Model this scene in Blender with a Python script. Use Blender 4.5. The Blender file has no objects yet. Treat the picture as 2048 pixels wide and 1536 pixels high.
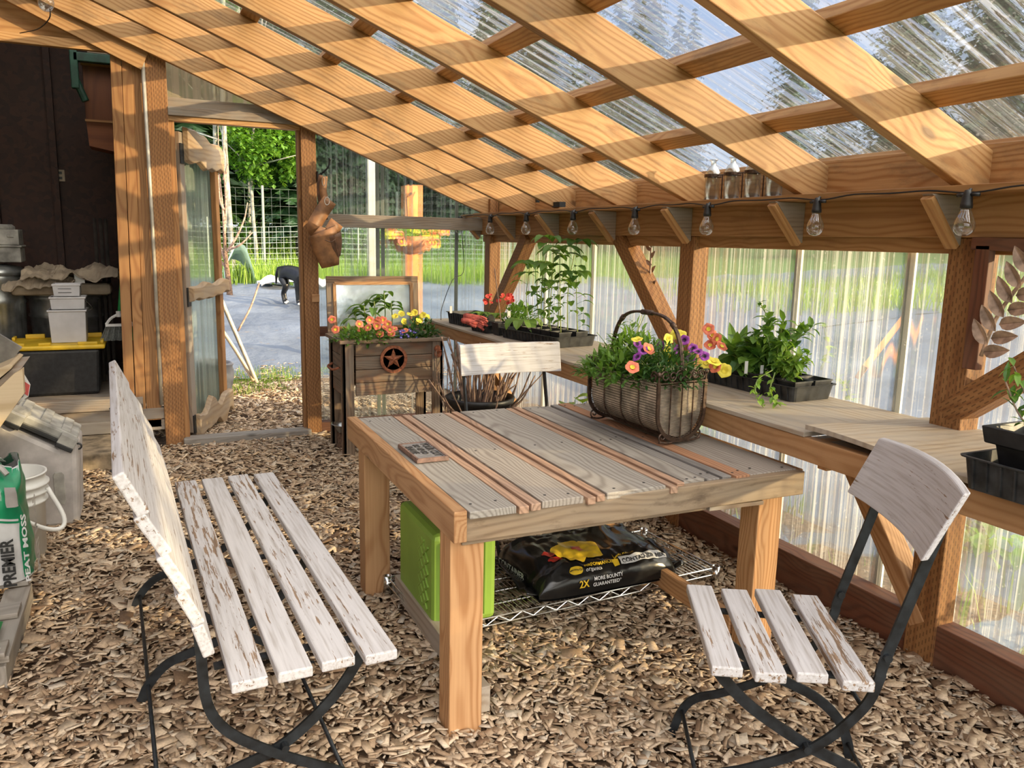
import bpy, bmesh, math, random
import numpy as np
from mathutils import Vector as V, Matrix, noise
R = math.radians
rnd = random.Random(7)
S = bpy.context.scene
COL = S.collection
# ---------------------------------------------------------------- camera
YAW, PIT, ROL, FPX, CAMH = R(24.71), R(10.16), R(1.2), 1600.0, 1.45
fw = V((math.sin(YAW)*math.cos(PIT), math.cos(YAW)*math.cos(PIT), -math.sin(PIT)))
rt = V((math.cos(YAW), -math.sin(YAW), 0)); up = rt.cross(fw)
r2 = rt*math.cos(ROL)+up*math.sin(ROL); u2 = -rt*math.sin(ROL)+up*math.cos(ROL)
cd = bpy.data.cameras.new('camera'); cam = bpy.data.objects.new('camera', cd); COL.objects.link(cam)
cam.matrix_world = Matrix(((r2.x, u2.x, -fw.x, 0), (r2.y, u2.y, -fw.y, 0), (r2.z, u2.z, -fw.z, CAMH), (0, 0, 0, 1)))
cd.sensor_width = 36; cd.lens = FPX/2048*36; cd.clip_end = 400; cd.clip_start = 0.05
S.camera = cam
# ---------------------------------------------------------------- light
SUNV = V((1, -0.77, 0.25)).normalized()
sl = bpy.data.lights.new('sun', 'SUN'); sl.energy = 8.5; sl.angle = R(0.8); sl.color = (1.0, 0.74, 0.42)
so = bpy.data.objects.new('sun', sl); COL.objects.link(so)
so.rotation_euler = (-SUNV).to_track_quat('-Z', 'Y').to_euler(); so.location = (12, -9, 6)
W = bpy.data.worlds.new('sky'); S.world = W; W.use_nodes = True
wt = W.node_tree; wt.nodes.clear()
def wn(t, **k):
    n = wt.nodes.new(t)
    for a, b in k.items(): setattr(n, a, b)
    return n
wo = wn('ShaderNodeOutputWorld'); wb = wn('ShaderNodeBackground'); wc = wn('ShaderNodeTexCoord')
wm = wn('ShaderNodeMapping'); wm.inputs['Scale'].default_value = (1, 1, 2.6)
wno = wn('ShaderNodeTexNoise'); wno.inputs['Scale'].default_value = 2.6; wno.inputs['Detail'].default_value = 7; wno.inputs['Roughness'].default_value = 0.6
wr = wn('ShaderNodeValToRGB'); wr.color_ramp.elements[0].position = 0.47; wr.color_ramp.elements[0].color = (0, 0, 0, 1)
wr.color_ramp.elements[1].position = 0.62; wr.color_ramp.elements[1].color = (1, 1, 1, 1)
wx = wn('ShaderNodeMixRGB'); wx.inputs[2].default_value = (1.25, 1.22, 1.18, 1)
wg = wn('ShaderNodeValToRGB'); wg.color_ramp.elements[0].position = 0.0; wg.color_ramp.elements[0].color = (0.75, 0.86, 1.0, 1)
wg.color_ramp.elements[1].position = 0.6; wg.color_ramp.elements[1].color = (0.16, 0.36, 0.85, 1)
ws = wn('ShaderNodeSeparateXYZ')
L = wt.links.new
L(wc.outputs['Generated'], wm.inputs['Vector']); L(wm.outputs[0], wno.inputs['Vector']); L(wno.outputs['Fac'], wr.inputs[0])
L(wc.outputs['Generated'], ws.inputs[0]); L(ws.outputs['Z'], wg.inputs[0]); L(wg.outputs[0], wx.inputs[1]); L(wr.outputs[0], wx.inputs[0])
# sky brightened round the sun, plus a glow added behind camera to light interior
def wmath(op, a, b):
    n = wn('ShaderNodeMath', operation=op)
    for i, v in enumerate((a, b)):
        if hasattr(v, 'links'): L(v, n.inputs[i])
        else: n.inputs[i].default_value = v
    return n.outputs[0]
wd = wn('ShaderNodeVectorMath', operation='DOT_PRODUCT'); wd.inputs[1].default_value = V((0.62, -0.55, 0.56)).normalized()
L(wc.outputs['Generated'], wd.inputs[0]); wdv = wd.outputs['Value']
g1 = wmath('MULTIPLY', wmath('POWER', wmath('MAXIMUM', wdv, 0.0), 3.0), 7.5)
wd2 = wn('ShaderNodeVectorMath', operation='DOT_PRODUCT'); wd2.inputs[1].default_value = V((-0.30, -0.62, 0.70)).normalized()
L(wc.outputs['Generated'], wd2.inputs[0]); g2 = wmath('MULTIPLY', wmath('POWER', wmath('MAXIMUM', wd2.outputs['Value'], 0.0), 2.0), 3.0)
wa1 = wn('ShaderNodeMixRGB', blend_type='ADD'); wa1.inputs[0].default_value = 1
wsc = wn('ShaderNodeMixRGB', blend_type='MULTIPLY'); wsc.inputs[0].default_value = 1; wsc.inputs[1].default_value = (1.0, 0.86, 0.66, 1); L(g1, wsc.inputs[2])
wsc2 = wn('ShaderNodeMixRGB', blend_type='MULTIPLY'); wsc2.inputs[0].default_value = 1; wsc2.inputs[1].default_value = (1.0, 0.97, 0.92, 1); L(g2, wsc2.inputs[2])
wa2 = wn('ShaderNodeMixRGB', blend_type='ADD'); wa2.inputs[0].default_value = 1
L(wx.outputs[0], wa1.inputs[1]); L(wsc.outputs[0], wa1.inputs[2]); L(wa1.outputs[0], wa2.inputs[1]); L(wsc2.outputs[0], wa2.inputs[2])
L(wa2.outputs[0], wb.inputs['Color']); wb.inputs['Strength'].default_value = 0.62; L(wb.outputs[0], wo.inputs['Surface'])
S.view_settings.view_transform = 'Standard'; S.view_settings.look = 'None'; S.view_settings.gamma = 1
S.view_settings.use_curve_mapping = False; S.view_settings.exposure = 0.54
# light path depths so daylight gets through the stacked clear sheets
S.cycles.max_bounces = 10; S.cycles.transparent_max_bounces = 16; S.cycles.transmission_bounces = 8; S.cycles.diffuse_bounces = 4
S.cycles.sample_clamp_indirect = 6; S.cycles.caustics_refractive = False; S.cycles.caustics_reflective = False
# ---------------------------------------------------------------- materials
def mat(name):
    m = bpy.data.materials.new(name); m.use_nodes = True; m.node_tree.nodes.clear(); return m
class N:
    """small node-graph helper"""
    def __init__(s, name):
        s.m = mat(name); s.t = s.m.node_tree
    def n(s, typ, ins=None, **k):
        x = s.t.nodes.new('ShaderNode'+typ)
        for a, b in k.items(): setattr(x, a, b)
        for a, b in (ins or {}).items():
            if hasattr(b, 'is_linked') or hasattr(b, 'links'): s.t.links.new(b, x.inputs[a])
            else: x.inputs[a].default_value = b
        return x
    def math(s, op, a, b=0.0, c=None):
        d = {0: a, 1: b}
        if c is not None: d[2] = c
        return s.n('Math', d, operation=op).outputs[0]
    def mix(s, f, a, b, bt='MIX'):
        x = s.n('MixRGB', {0: f, 1: a, 2: b}, blend_type=bt); return x.outputs[0]
    def ramp(s, f, els):
        x = s.n('ValToRGB', {0: f}); cr = x.color_ramp
        while len(cr.elements) < len(els): cr.elements.new(0.5)
        for e, (p, c) in zip(cr.elements, els):
            e.position = p; e.color = (*c, 1) if len(c) == 3 else c
        return x.outputs[0]
    def out(s, sh, disp=None):
        o = s.n('OutputMaterial', {'Surface': sh})
        return s.m
    def bsdf(s, color, rough=0.6, bump=None, bs=0.3, bd=0.01, **k):
        ins = {'Base Color': color, 'Roughness': rough}
        for a, b in k.items(): ins[a.replace('_', ' ')] = b
        x = s.n('BsdfPrincipled', ins)
        if bump is not None:
            bb = s.n('Bump', {'Height': bump, 'Strength': bs, 'Distance': bd}); s.t.links.new(bb.outputs[0], x.inputs['Normal'])
        return s.out(x.outputs[0])
def c4(c): return (*c, 1)
def plain(name, color, rough=0.6, metal=0.0, var=0.12, scale=18, bs=0.1, **k):
    g = N(name); co = g.n('TexCoord').outputs['Object']
    no = g.n('TexNoise', {'Vector': co, 'Scale': scale, 'Detail': 4}).outputs['Fac']
    dk = tuple(x*(1-2*var) for x in color); lt = tuple(min(1, x*(1+2*var)) for x in color)
    c = g.ramp(no, [(0.3, dk), (0.7, lt)])
    return g.bsdf(c, rough, bump=no, bs=bs, bd=0.004, Metallic=metal, **k)
def wood(name, light, dark, rings=95, rough=0.62, grey=None, greyamt=0.0, stain=None, stainamt=0.0, knots=True, holes=False, tints=None, bs=0.25):
    g = N(name)
    gv = g.n('Attribute', attribute_name='g').outputs['Vector']
    ti = g.n('Attribute', attribute_name='tint').outputs['Fac']
    m1 = g.n('Mapping', {'Vector': gv, 'Scale': (0.9, 3.0, 3.0)}).outputs[0]
    n1 = g.n('TexNoise', {'Vector': m1, 'Scale': 1.6, 'Detail': 2}).outputs['Fac']
    sp = g.n('SeparateXYZ', {0: gv})
    yy = g.math('ADD', sp.outputs[1], 0.02); zz = g.math('ADD', sp.outputs[2], 0.05)
    rr = g.math('SQRT', g.math('ADD', g.math('MULTIPLY', yy, yy), g.math('MULTIPLY', zz, zz)))
    kn = None
    r3 = g.math('ADD', g.math('MULTIPLY', rr, 1.0), g.math('MULTIPLY', n1, 0.11))
    if knots:
        mk = g.n('Mapping', {'Vector': gv, 'Scale': (2.1, 5.0, 5.0)}).outputs[0]
        vo = g.n('TexVoronoi', {'Vector': mk, 'Scale': 1.0, 'Randomness': 1.0}, voronoi_dimensions='3D').outputs['Distance']
        kn = g.ramp(vo, [(0.055, (1, 1, 1)), (0.10, (0, 0, 0))])
        kw = g.ramp(vo, [(0.0, (1, 1, 1)), (0.30, (0, 0, 0))])
        r3 = g.math('ADD', r3, g.math('MULTIPLY', kw, 0.035))
    w = g.math('SINE', g.math('MULTIPLY', r3, rings*6.28))
    w = g.math('ADD', g.math('MULTIPLY', w, 0.5), 0.5)
    w = g.math('POWER', w, 2.2)
    mf = g.n('Mapping', {'Vector': gv, 'Scale': (3, 140, 140)}).outputs[0]
    fine = g.n('TexNoise', {'Vector': mf, 'Scale': 1.0, 'Detail': 3}).outputs['Fac']
    big = g.n('TexNoise', {'Vector': gv, 'Scale': 2.3, 'Detail': 3}).outputs['Fac']
    f = g.math('ADD', g.math('MULTIPLY', w, 0.44), g.math('MULTIPLY', fine, 0.55))
    c = g.ramp(f, [(0.18, light), (0.72, dark)])
    c = g.mix(g.math('MULTIPLY', big, 0.40), c, c4(tuple(x*0.68 for x in light)))
    if tints:
        tc = g.ramp(ti, [(i/(len(tints)-1), t) for i, t in enumerate(tints)])
        c = g.mix(1.0, c, tc, 'MULTIPLY')
    else:
        tv = g.math('ADD', g.math('MULTIPLY', ti, 0.35), 0.82)
        c = g.mix(1.0, c, g.n('CombineColor', {0: tv, 1: tv, 2: tv}).outputs[0], 'MULTIPLY')
    if grey:
        ng = g.n('TexNoise', {'Vector': m1, 'Scale': 5, 'Detail': 5}).outputs['Fac']
        gf = g.ramp(ng, [(0.35, (0, 0, 0)), (0.62, (1, 1, 1))])
        c = g.mix(g.math('MULTIPLY', gf, greyamt), c, c4(grey))
    if stain:
        ms = g.n('Mapping', {'Vector': gv, 'Scale': (3, 9, 9)}).outputs[0]
        ns = g.n('TexNoise', {'Vector': ms, 'Scale': 1.2, 'Detail': 6, 'Roughness': 0.7}).outputs['Fac']
        sf = g.ramp(ns, [(0.52, (0, 0, 0)), (0.70, (1, 1, 1))])
        c = g.mix(g.math('MULTIPLY', sf, stainamt), c, c4(stain))
    if knots:
        c = g.mix(g.math('MULTIPLY', kn, 0.75), c, c4(tuple(x*0.28 for x in dark)))
    bump = f
    if holes:
        ax = g.math('FRACT', g.math('ADD', g.math('MULTIPLY', sp.outputs[0], 31), g.math('MULTIPLY', g.math('FLOOR', g.math('MULTIPLY', g.math('ADD', sp.outputs[1], sp.outputs[2]), 82)), 0.37)))
        ay = g.math('FRACT', g.math('MULTIPLY', g.math('ADD', sp.outputs[1], sp.outputs[2]), 82))
        h = g.math('MULTIPLY', g.math('LESS_THAN', ax, 0.52), g.math('LESS_THAN', g.math('ABSOLUTE', g.math('SUBTRACT', ay, 0.5)), 0.17))
        c = g.mix(g.math('MULTIPLY', h, 0.6), c, c4(tuple(x*0.22 for x in dark)))
        bump = g.math('SUBTRACT', f, g.math('MULTIPLY', h, 2.0))
    return g.bsdf(c, rough, bump=bump, bs=bs, bd=0.003)
M = {}
M['rafter'] = wood('rafter_fir', (0.56, 0.335, 0.145), (0.35, 0.16, 0.05), rings=60, stain=(0.10, 0.065, 0.035), stainamt=0.5)
M['beam'] = wood('beam_fir', (0.58, 0.33, 0.135), (0.40, 0.19, 0.065), rings=55, stain=(0.12, 0.05, 0.02), stainamt=0.3)
M['post'] = wood('incised_post', (0.40, 0.195, 0.068), (0.26, 0.105, 0.032), rings=55, holes=True)
M['board'] = wood('door_board', (0.40, 0.205, 0.075), (0.26, 0.11, 0.035), rings=60)
M['sill'] = wood('stained_sill', (0.16, 0.055, 0.025), (0.08, 0.025, 0.012), rings=60, grey=(0.25, 0.17, 0.11), greyamt=0.25)
M['apron'] = wood('shelf_apron', (0.60, 0.34, 0.16), (0.45, 0.225, 0.09), rings=45, stain=(0.2, 0.09, 0.04), stainamt=0.4)
M['ply'] = wood('weathered_plywood', (0.50, 0.42, 0.32), (0.34, 0.26, 0.18), rings=30, grey=(0.42, 0.38, 0.33), greyamt=0.6, knots=False)
M['grey'] = wood('grey_weathered_board', (0.36, 0.27, 0.19), (0.20, 0.14, 0.10), rings=60, grey=(0.33, 0.30, 0.26), greyamt=0.7)
M['table'] = wood('table_boards', (0.50, 0.455, 0.40), (0.27, 0.235, 0.20), rings=75, stain=(0.16, 0.13, 0.11), stainamt=0.35,
                  tints=[(0.80, 0.83, 0.84), (0.95, 0.92, 0.88), (0.62, 0.64, 0.68), (1.15, 0.80, 0.60), (1.1, 0.62, 0.38)])
M['tabapron'] = wood('table_apron', (0.40, 0.29, 0.18), (0.22, 0.145, 0.085), rings=50, grey=(0.30, 0.24, 0.17), greyamt=0.6, stain=(0.06, 0.035, 0.02), stainamt=0.85)
M['newwood'] = wood('fir_leg', (0.58, 0.33, 0.155), (0.38, 0.175, 0.065), rings=85)
M['cedar'] = wood('old_cedar', (0.26, 0.17, 0.10), (0.10, 0.055, 0.03), rings=55, grey=(0.26, 0.23, 0.19), greyamt=0.45, stain=(0.26, 0.10, 0.04), stainamt=0.6)
M['pallet'] = wood('pallet_wood', (0.34, 0.30, 0.26), (0.20, 0.17, 0.14), rings=60, grey=(0.3, 0.28, 0.25), greyamt=0.5)
M['live'] = wood('live_edge', (0.52, 0.36, 0.20), (0.34, 0.21, 0.11), rings=45, grey=(0.40, 0.34, 0.27), greyamt=0.5)
M['plyred'] = wood('cabinet_ply', (0.22, 0.07, 0.022), (0.15, 0.042, 0.014), rings=30, knots=False)
def painted(name):
    g = N(name)
    gv = g.n('Attribute', attribute_name='g').outputs['Vector']; ti = g.n('Attribute', attribute_name='tint').outputs['Fac']
    m1 = g.n('Mapping', {'Vector': gv, 'Scale': (7, 95, 95)}).outputs[0]
    n1 = g.n('TexNoise', {'Vector': m1, 'Scale': 1.0, 'Detail': 6, 'Roughness': 0.68}).outputs['Fac']
    m2 = g.n('Mapping', {'Vector': gv, 'Scale': (2.0, 6, 6)}).outputs[0]
    n2 = g.n('TexNoise', {'Vector': m2, 'Scale': 1.0, 'Detail': 2}).outputs['Fac']
    f = g.math('ADD', g.math('MULTIPLY', n1, 0.75), g.math('MULTIPLY', n2, 0.30))
    f = g.math('ADD', f, g.math('MULTIPLY', ti, 0.105))
    chip = g.ramp(f, [(0.662, (0, 0, 0)), (0.674, (1, 1, 1))])
    m3 = g.n('Mapping', {'Vector': gv, 'Scale': (5, 120, 120)}).outputs[0]
    n3 = g.n('TexNoise', {'Vector': m3, 'Scale': 1.0, 'Detail': 3}).outputs['Fac']
    wood_c = g.ramp(n3, [(0.3, (0.17, 0.11, 0.07)), (0.7, (0.33, 0.22, 0.14))])
    paint = g.ramp(n3, [(0.28, (0.40, 0.37, 0.35)), (0.5, (0.56, 0.545, 0.55)), (0.7, (0.62, 0.605, 0.61))])
    c = g.mix(chip, paint, wood_c)
    b = g.math('SUBTRACT', g.math('MULTIPLY', n3, 0.3), chip)
    return g.bsdf(c, 0.6, bump=b, bs=0.5, bd=0.0015)
M['paint'] = painted('chipped_white_paint')
def plastic(name, axis, tone=(0.80, 0.86, 0.80), streak=0.5, refr=0.55, dirt=(0.78, 0.80, 0.76), scale=26, band=None, rough=0.10, base=0.05, gloss=0.8, lo=0.48, hi=0.72):
    """clear corrugated sheet, weathered in streaks along its ridges"""
    g = N(name); co = g.n('TexCoord').outputs['Object']
    sc = {'z': (scale, scale, 0.25), 'x': (0.25, scale, 0.25)}[axis]
    mp = g.n('Mapping', {'Vector': co, 'Scale': sc}).outputs[0]
    n1 = g.n('TexNoise', {'Vector': mp, 'Scale': 1.0, 'Detail': 4, 'Roughness': 0.7}).outputs['Fac']
    st = g.ramp(n1, [(lo, (0, 0, 0)), (hi, (1, 1, 1))])
    n2 = g.n('TexNoise', {'Vector': co, 'Scale': 60, 'Detail': 2}).outputs['Fac']
    tr = g.n('BsdfTransparent', {'Color': c4(tone)}).outputs[0]
    rf = g.n('BsdfRefraction', {'Color': c4(tone), 'IOR': 1.06, 'Roughness': rough}).outputs[0]
    see = g.n('MixShader', {0: refr, 1: tr, 2: rf}).outputs[0]
    df = g.n('BsdfDiffuse', {'Color': c4(dirt)}).outputs[0]; tl = g.n('BsdfTranslucent', {'Color': c4(dirt)}).outputs[0]
    mk = g.n('MixShader', {0: 0.6, 1: df, 2: tl}).outputs[0]
    fac = g.math('ADD', g.math('MULTIPLY', st, streak), base)
    fac = g.math('ADD', fac, g.math('MULTIPLY', g.math('GREATER_THAN', n2, 0.66), 0.12))
    a = g.n('MixShader', {0: fac, 1: see, 2: mk}).outputs[0]
    gl = g.n('BsdfGlossy', {'Color': (1, 1, 1, 1), 'Roughness': 0.12}).outputs[0]
    lw = g.n('Fresnel', {'IOR': 1.45}).outputs[0]
    return g.out(g.n('MixShader', {0: g.math('MULTIPLY', lw, gloss), 1: a, 2: gl}).outputs[0])
M['wallplastic'] = plastic('wall_sheet', 'z', tone=(0.85, 0.90, 0.90), streak=0.62, refr=0.45, scale=70, rough=0.24, base=0.10, gloss=0.25, lo=0.50, hi=0.74)
M['endplastic'] = plastic('end_sheet', 'z', tone=(0.84, 0.90, 0.88), streak=0.62, refr=0.6, scale=44, rough=0.15, dirt=(0.62, 0.66, 0.60), gloss=0.3)
M['gableplastic'] = plastic('gable_sheet', 'z', tone=(0.8, 0.8, 0.7), streak=0.5, refr=0.6, scale=22, rough=0.2, dirt=(0.70, 0.58, 0.38), base=0.7, gloss=0.2)
M['roofplastic'] = plastic('roof_sheet', 'x', tone=(0.92, 0.96, 0.98), streak=0.24, refr=0.5, scale=45, rough=0.06)
M['doorplastic'] = plastic('door_sheet', 'z', tone=(0.86, 0.92, 0.80), streak=0.5, refr=0.5, dirt=(0.62, 0.74, 0.62), scale=26, base=0.48, rough=0.2)
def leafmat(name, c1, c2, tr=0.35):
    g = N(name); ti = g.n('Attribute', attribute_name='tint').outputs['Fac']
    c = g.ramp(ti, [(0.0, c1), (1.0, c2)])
    p = g.n('BsdfPrincipled', {'Base Color': c, 'Roughness': 0.45}).outputs[0]
    t = g.n('BsdfTranslucent', {'Color': g.mix(1.0, c, (1.5, 1.4, 0.6, 1), 'MULTIPLY')}).outputs[0]
    return g.out(g.n('MixShader', {0: tr, 1: p, 2: t}).outputs[0])
M['leaf'] = leafmat('leaf_green', (0.06, 0.16, 0.03), (0.22, 0.40, 0.075), 0.42)
M['leafdark'] = leafmat('leaf_deep', (0.025, 0.075, 0.02), (0.08, 0.19, 0.04))
M['leaflime'] = leafmat('leaf_lime', (0.14, 0.30, 0.05), (0.36, 0.55, 0.10))
M['stem'] = leafmat('stem_green', (0.20, 0.30, 0.08), (0.42, 0.50, 0.16), 0.2)
M['aspen'] = leafmat('aspen_leaf', (0.06, 0.16, 0.02), (0.22, 0.42, 0.06), 0.4)
M['spruce'] = leafmat('spruce_needles', (0.008, 0.028, 0.010), (0.04, 0.10, 0.028), 0.1)
M['grass'] = leafmat('grass_blade', (0.07, 0.17, 0.02), (0.34, 0.48, 0.08), 0.35)
def col(name, c, **k): M[name] = plain(name, c, **k)
col('iron', (0.012, 0.015, 0.018), rough=0.5, metal=0.2, var=0.4, scale=30)
col('bronze', (0.075, 0.045, 0.03), rough=0.45, metal=0.5, var=0.3, scale=60)
col('blackplastic', (0.010, 0.010, 0.011), rough=0.45, var=0.3, scale=40)
col('trayplastic', (0.020, 0.021, 0.022), rough=0.5, var=0.45, scale=25)
col('soil', (0.045, 0.028, 0.018), rough=0.95, var=0.4, scale=120, bs=0.8)
col('galv', (0.42, 0.44, 0.44), rough=0.35, metal=0.85, var=0.15, scale=14)
col('chrome', (0.62, 0.62, 0.60), rough=0.22, metal=1.0, var=0.1, scale=10)
col('limecrate', (0.24, 0.40, 0.055), rough=0.5, var=0.05, scale=6)
col('greyjug', (0.46, 0.43, 0.41), rough=0.6, var=0.16, scale=9)
col('dirtyjug', (0.33, 0.32, 0.29), rough=0.75, var=0.25, scale=11)
col('whiteplastic', (0.80, 0.80, 0.77), rough=0.4, var=0.05, scale=6)
col('peatwhite', (0.60, 0.60, 0.60), rough=0.35, var=0.1, scale=10, bs=0.4)
col('peatgreen', (0.01, 0.23, 0.10), rough=0.3, var=0.15, scale=12, bs=0.3)
col('ink', (0.015, 0.015, 0.015), rough=0.5, var=0.0)
col('rust', (0.30, 0.10, 0.045), rough=0.75, var=0.3, scale=60, bs=0.4)
col('leather', (0.27, 0.125, 0.05), rough=0.5, var=0.3, scale=14, bs=0.3)
col('leatherdark', (0.13, 0.06, 0.03), rough=0.6, var=0.3, scale=20)
col('paper', (0.36, 0.29, 0.21), rough=0.85, var=0.15, scale=8)
col('yellowlid', (0.72, 0.47, 0.02), rough=0.45, var=0.1, scale=9)
col('clearbox', (0.56, 0.55, 0.56), rough=0.35, var=0.06, scale=8)
col('label', (0.75, 0.75, 0.72), rough=0.5, var=0.04)
col('redbox', (0.60, 0.10, 0.09), rough=0.5, var=0.05)
col('foil', (0.62, 0.72, 0.84), rough=0.22, metal=0.75, var=0.14, scale=7, bs=0.6)
col('stone', (0.30, 0.29, 0.27), rough=0.8, var=0.15, scale=30, bs=0.4)
col('plaque', (0.26, 0.25, 0.24), rough=0.55, metal=0.3, var=0.15, scale=60)
col('plaqueedge', (0.20, 0.12, 0.09), rough=0.6, var=0.2, scale=60)
col('concrete', (0.26, 0.20, 0.13), rough=0.95, var=0.35, scale=14, bs=0.8)
col('liner', (0.55, 0.47, 0.36), rough=0.8, var=0.3, scale=16, bs=0.5)
col('coral', (0.90, 0.22, 0.12), rough=0.6, var=0.12, scale=90)
col('yellowpetal', (0.90, 0.74, 0.08), rough=0.6, var=0.08, scale=60)
col('purplepetal', (0.28, 0.05, 0.33), rough=0.6, var=0.2, scale=60)
col('blackpetal', (0.025, 0.004, 0.03), rough=0.7, var=0.2)
col('bluepetal', (0.07, 0.05, 0.45), rough=0.6, var=0.2)
col('redpetal', (0.75, 0.07, 0.05), rough=0.6, var=0.2)
col('whitepetal', (0.85, 0.82, 0.72), rough=0.6, var=0.05)
col('glove', (0.48, 0.10, 0.075), rough=0.75, var=0.3, scale=40)
col('bark', (0.14, 0.085, 0.055), rough=0.9, var=0.4, scale=40, bs=0.7)
col('birch', (0.24, 0.24, 0.22), rough=0.8, var=0.35, scale=7, bs=0.3)
col('darktrunk', (0.035, 0.028, 0.022), rough=0.95, var=0.3, scale=9)
col('twig', (0.30, 0.20, 0.15), rough=0.85, var=0.3, scale=30)
col('dog', (0.006, 0.006, 0.007), rough=0.35, var=0.3, scale=30)
col('leafmetal', (0.44, 0.33, 0.25), rough=0.4, metal=0.45, var=0.25, scale=30)
col('net', (0.72, 0.78, 0.74), rough=0.6, var=0.02)
col('battenwhite', (0.72, 0.72, 0.66), rough=0.6, var=0.05)
col('fencewire', (0.25, 0.27, 0.25), rough=0.6, var=0.05)
col('terracotta', (0.55, 0.22, 0.10), rough=0.8, var=0.2)
col('outwood', (0.75, 0.28, 0.09), rough=0.8, var=0.15, scale=5)
col('whitepost', (0.36, 0.38, 0.36), rough=0.8, var=0.06)
col('greypot', (0.20, 0.20, 0.21), rough=0.6, var=0.2, scale=10)
col('oldgreen', (0.012, 0.055, 0.035), rough=0.5, var=0.3)
col('broomgreen', (0.01, 0.22, 0.05), rough=0.5, var=0.1)
col('bristle', (0.16, 0.17, 0.16), rough=0.8, var=0.2, scale=90)
col('bagblack', (0.010, 0.010, 0.010), rough=0.22, var=0.2, scale=9, bs=0.5)
col('bagyellow', (0.75, 0.50, 0.03), rough=0.3, var=0.12, scale=30)
col('bagwhite', (0.70, 0.70, 0.68), rough=0.35, var=0.03)
col('bagred', (0.40, 0.03, 0.02), rough=0.3, var=0.2, scale=30)
col('tarp', (0.68, 0.84, 0.78), rough=0.5, var=0.1, scale=5)
col('conduit', (0.48, 0.44, 0.36), rough=0.5, metal=0.3, var=0.15, scale=12)
def glass(name, tone=(0.93, 0.95, 0.93), d=0.10):
    g = N(name)
    tr = g.n('BsdfTransparent', {'Color': c4(tone)}).outputs[0]; gl = g.n('BsdfGlossy', {'Roughness': 0.04}).outputs[0]
    df = g.n('BsdfTranslucent', {'Color': (0.9, 0.9, 0.88, 1)}).outputs[0]
    f = g.n('LayerWeight', {'Blend': 0.35}).outputs['Facing']
    a = g.n('MixShader', {0: d, 1: tr, 2: df}).outputs[0]
    return g.out(g.n('MixShader', {0: g.math('ADD', g.math('MULTIPLY', f, 0.75), 0.06), 1: a, 2: gl}).outputs[0])
M['glass'] = glass('clear_glass')
def osb(name, c1, c2):
    g = N(name); co = g.n('TexCoord').outputs['Object']
    w = g.n('TexNoise', {'Vector': co, 'Scale': 5, 'Detail': 2}).outputs['Color']
    v = g.n('TexVoronoi', {'Vector': g.mix(0.12, co, w, 'ADD'), 'Scale': 26}).outputs['Color']
    s = g.n('SeparateColor', {0: v}).outputs[0]
    return g.bsdf(g.ramp(s, [(0, c1), (1, c2)]), 0.7, bump=s, bs=0.2)
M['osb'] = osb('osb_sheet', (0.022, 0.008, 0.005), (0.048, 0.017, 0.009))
M['palewood'] = wood('pale_board', (0.66, 0.52, 0.34), (0.50, 0.36, 0.20), rings=50)
def fabric(name):
    g = N(name); co = g.n('TexCoord').outputs['Object']
    n1 = g.n('TexNoise', {'Vector': co, 'Scale': 0.8, 'Detail': 6, 'Roughness': 0.6}).outputs['Fac']
    n2 = g.n('TexNoise', {'Vector': co, 'Scale': 5.0, 'Detail': 5, 'Roughness': 0.7}).outputs['Fac']
    c = g.ramp(n1, [(0.3, (0.07, 0.09, 0.125)), (0.55, (0.12, 0.15, 0.20)), (0.75, (0.19, 0.22, 0.27))])
    deb = g.ramp(n2, [(0.60, (0, 0, 0)), (0.68, (1, 1, 1))])
    c = g.mix(g.math('MULTIPLY', deb, 0.5), c, (0.22, 0.17, 0.11, 1))
    return g.bsdf(c, 0.75, bump=n1, bs=0.8, bd=0.15)
M['fabric'] = fabric('weed_fabric')
def ground(name, els, sc=6, bs=0.6):
    g = N(name); co = g.n('TexCoord').outputs['Object']
    n1 = g.n('TexNoise', {'Vector': co, 'Scale': sc, 'Detail': 8, 'Roughness': 0.7}).outputs['Fac']
    return g.bsdf(g.ramp(n1, els), 0.95, bump=n1, bs=bs, bd=0.03)
M['turf'] = ground('turf', [(0.3, (0.045, 0.10, 0.02)), (0.7, (0.16, 0.27, 0.05))], 3)
def chipfloor(name):
    g = N(name); co = g.n('TexCoord').outputs['Object']
    v = g.n('TexVoronoi', {'Vector': co, 'Scale': 55}).outputs['Color']; s = g.n('SeparateColor', {0: v})
    c = g.ramp(s.outputs[0], [(0, (0.05, 0.03, 0.018)), (0.5, (0.12, 0.072, 0.04)), (1, (0.24, 0.15, 0.085))])
    return g.bsdf(c, 0.9, bump=s.outputs[1], bs=0.8, bd=0.01)
M['chipbase'] = chipfloor('chip_bed')
g = N('wood_chip'); ti = g.n('Attribute', attribute_name='tint').outputs['Fac']
gv = g.n('TexCoord').outputs['Object']
nn = g.n('TexNoise', {'Vector': gv, 'Scale': 130, 'Detail': 2}).outputs['Fac']
cc = g.ramp(ti, [(0.0, (0.14, 0.08, 0.045)), (0.14, (0.30, 0.19, 0.11)), (0.35, (0.47, 0.335, 0.215)), (0.62, (0.60, 0.45, 0.305)), (0.86, (0.76, 0.61, 0.44)), (1.0, (0.46, 0.41, 0.34))])
M['chip'] = g.bsdf(g.mix(0.35, cc, g.ramp(nn, [(0.3, (0.35, 0.35, 0.35)), (0.7, (1.25, 1.25, 1.25))]), 'MULTIPLY'), 0.85)
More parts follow.
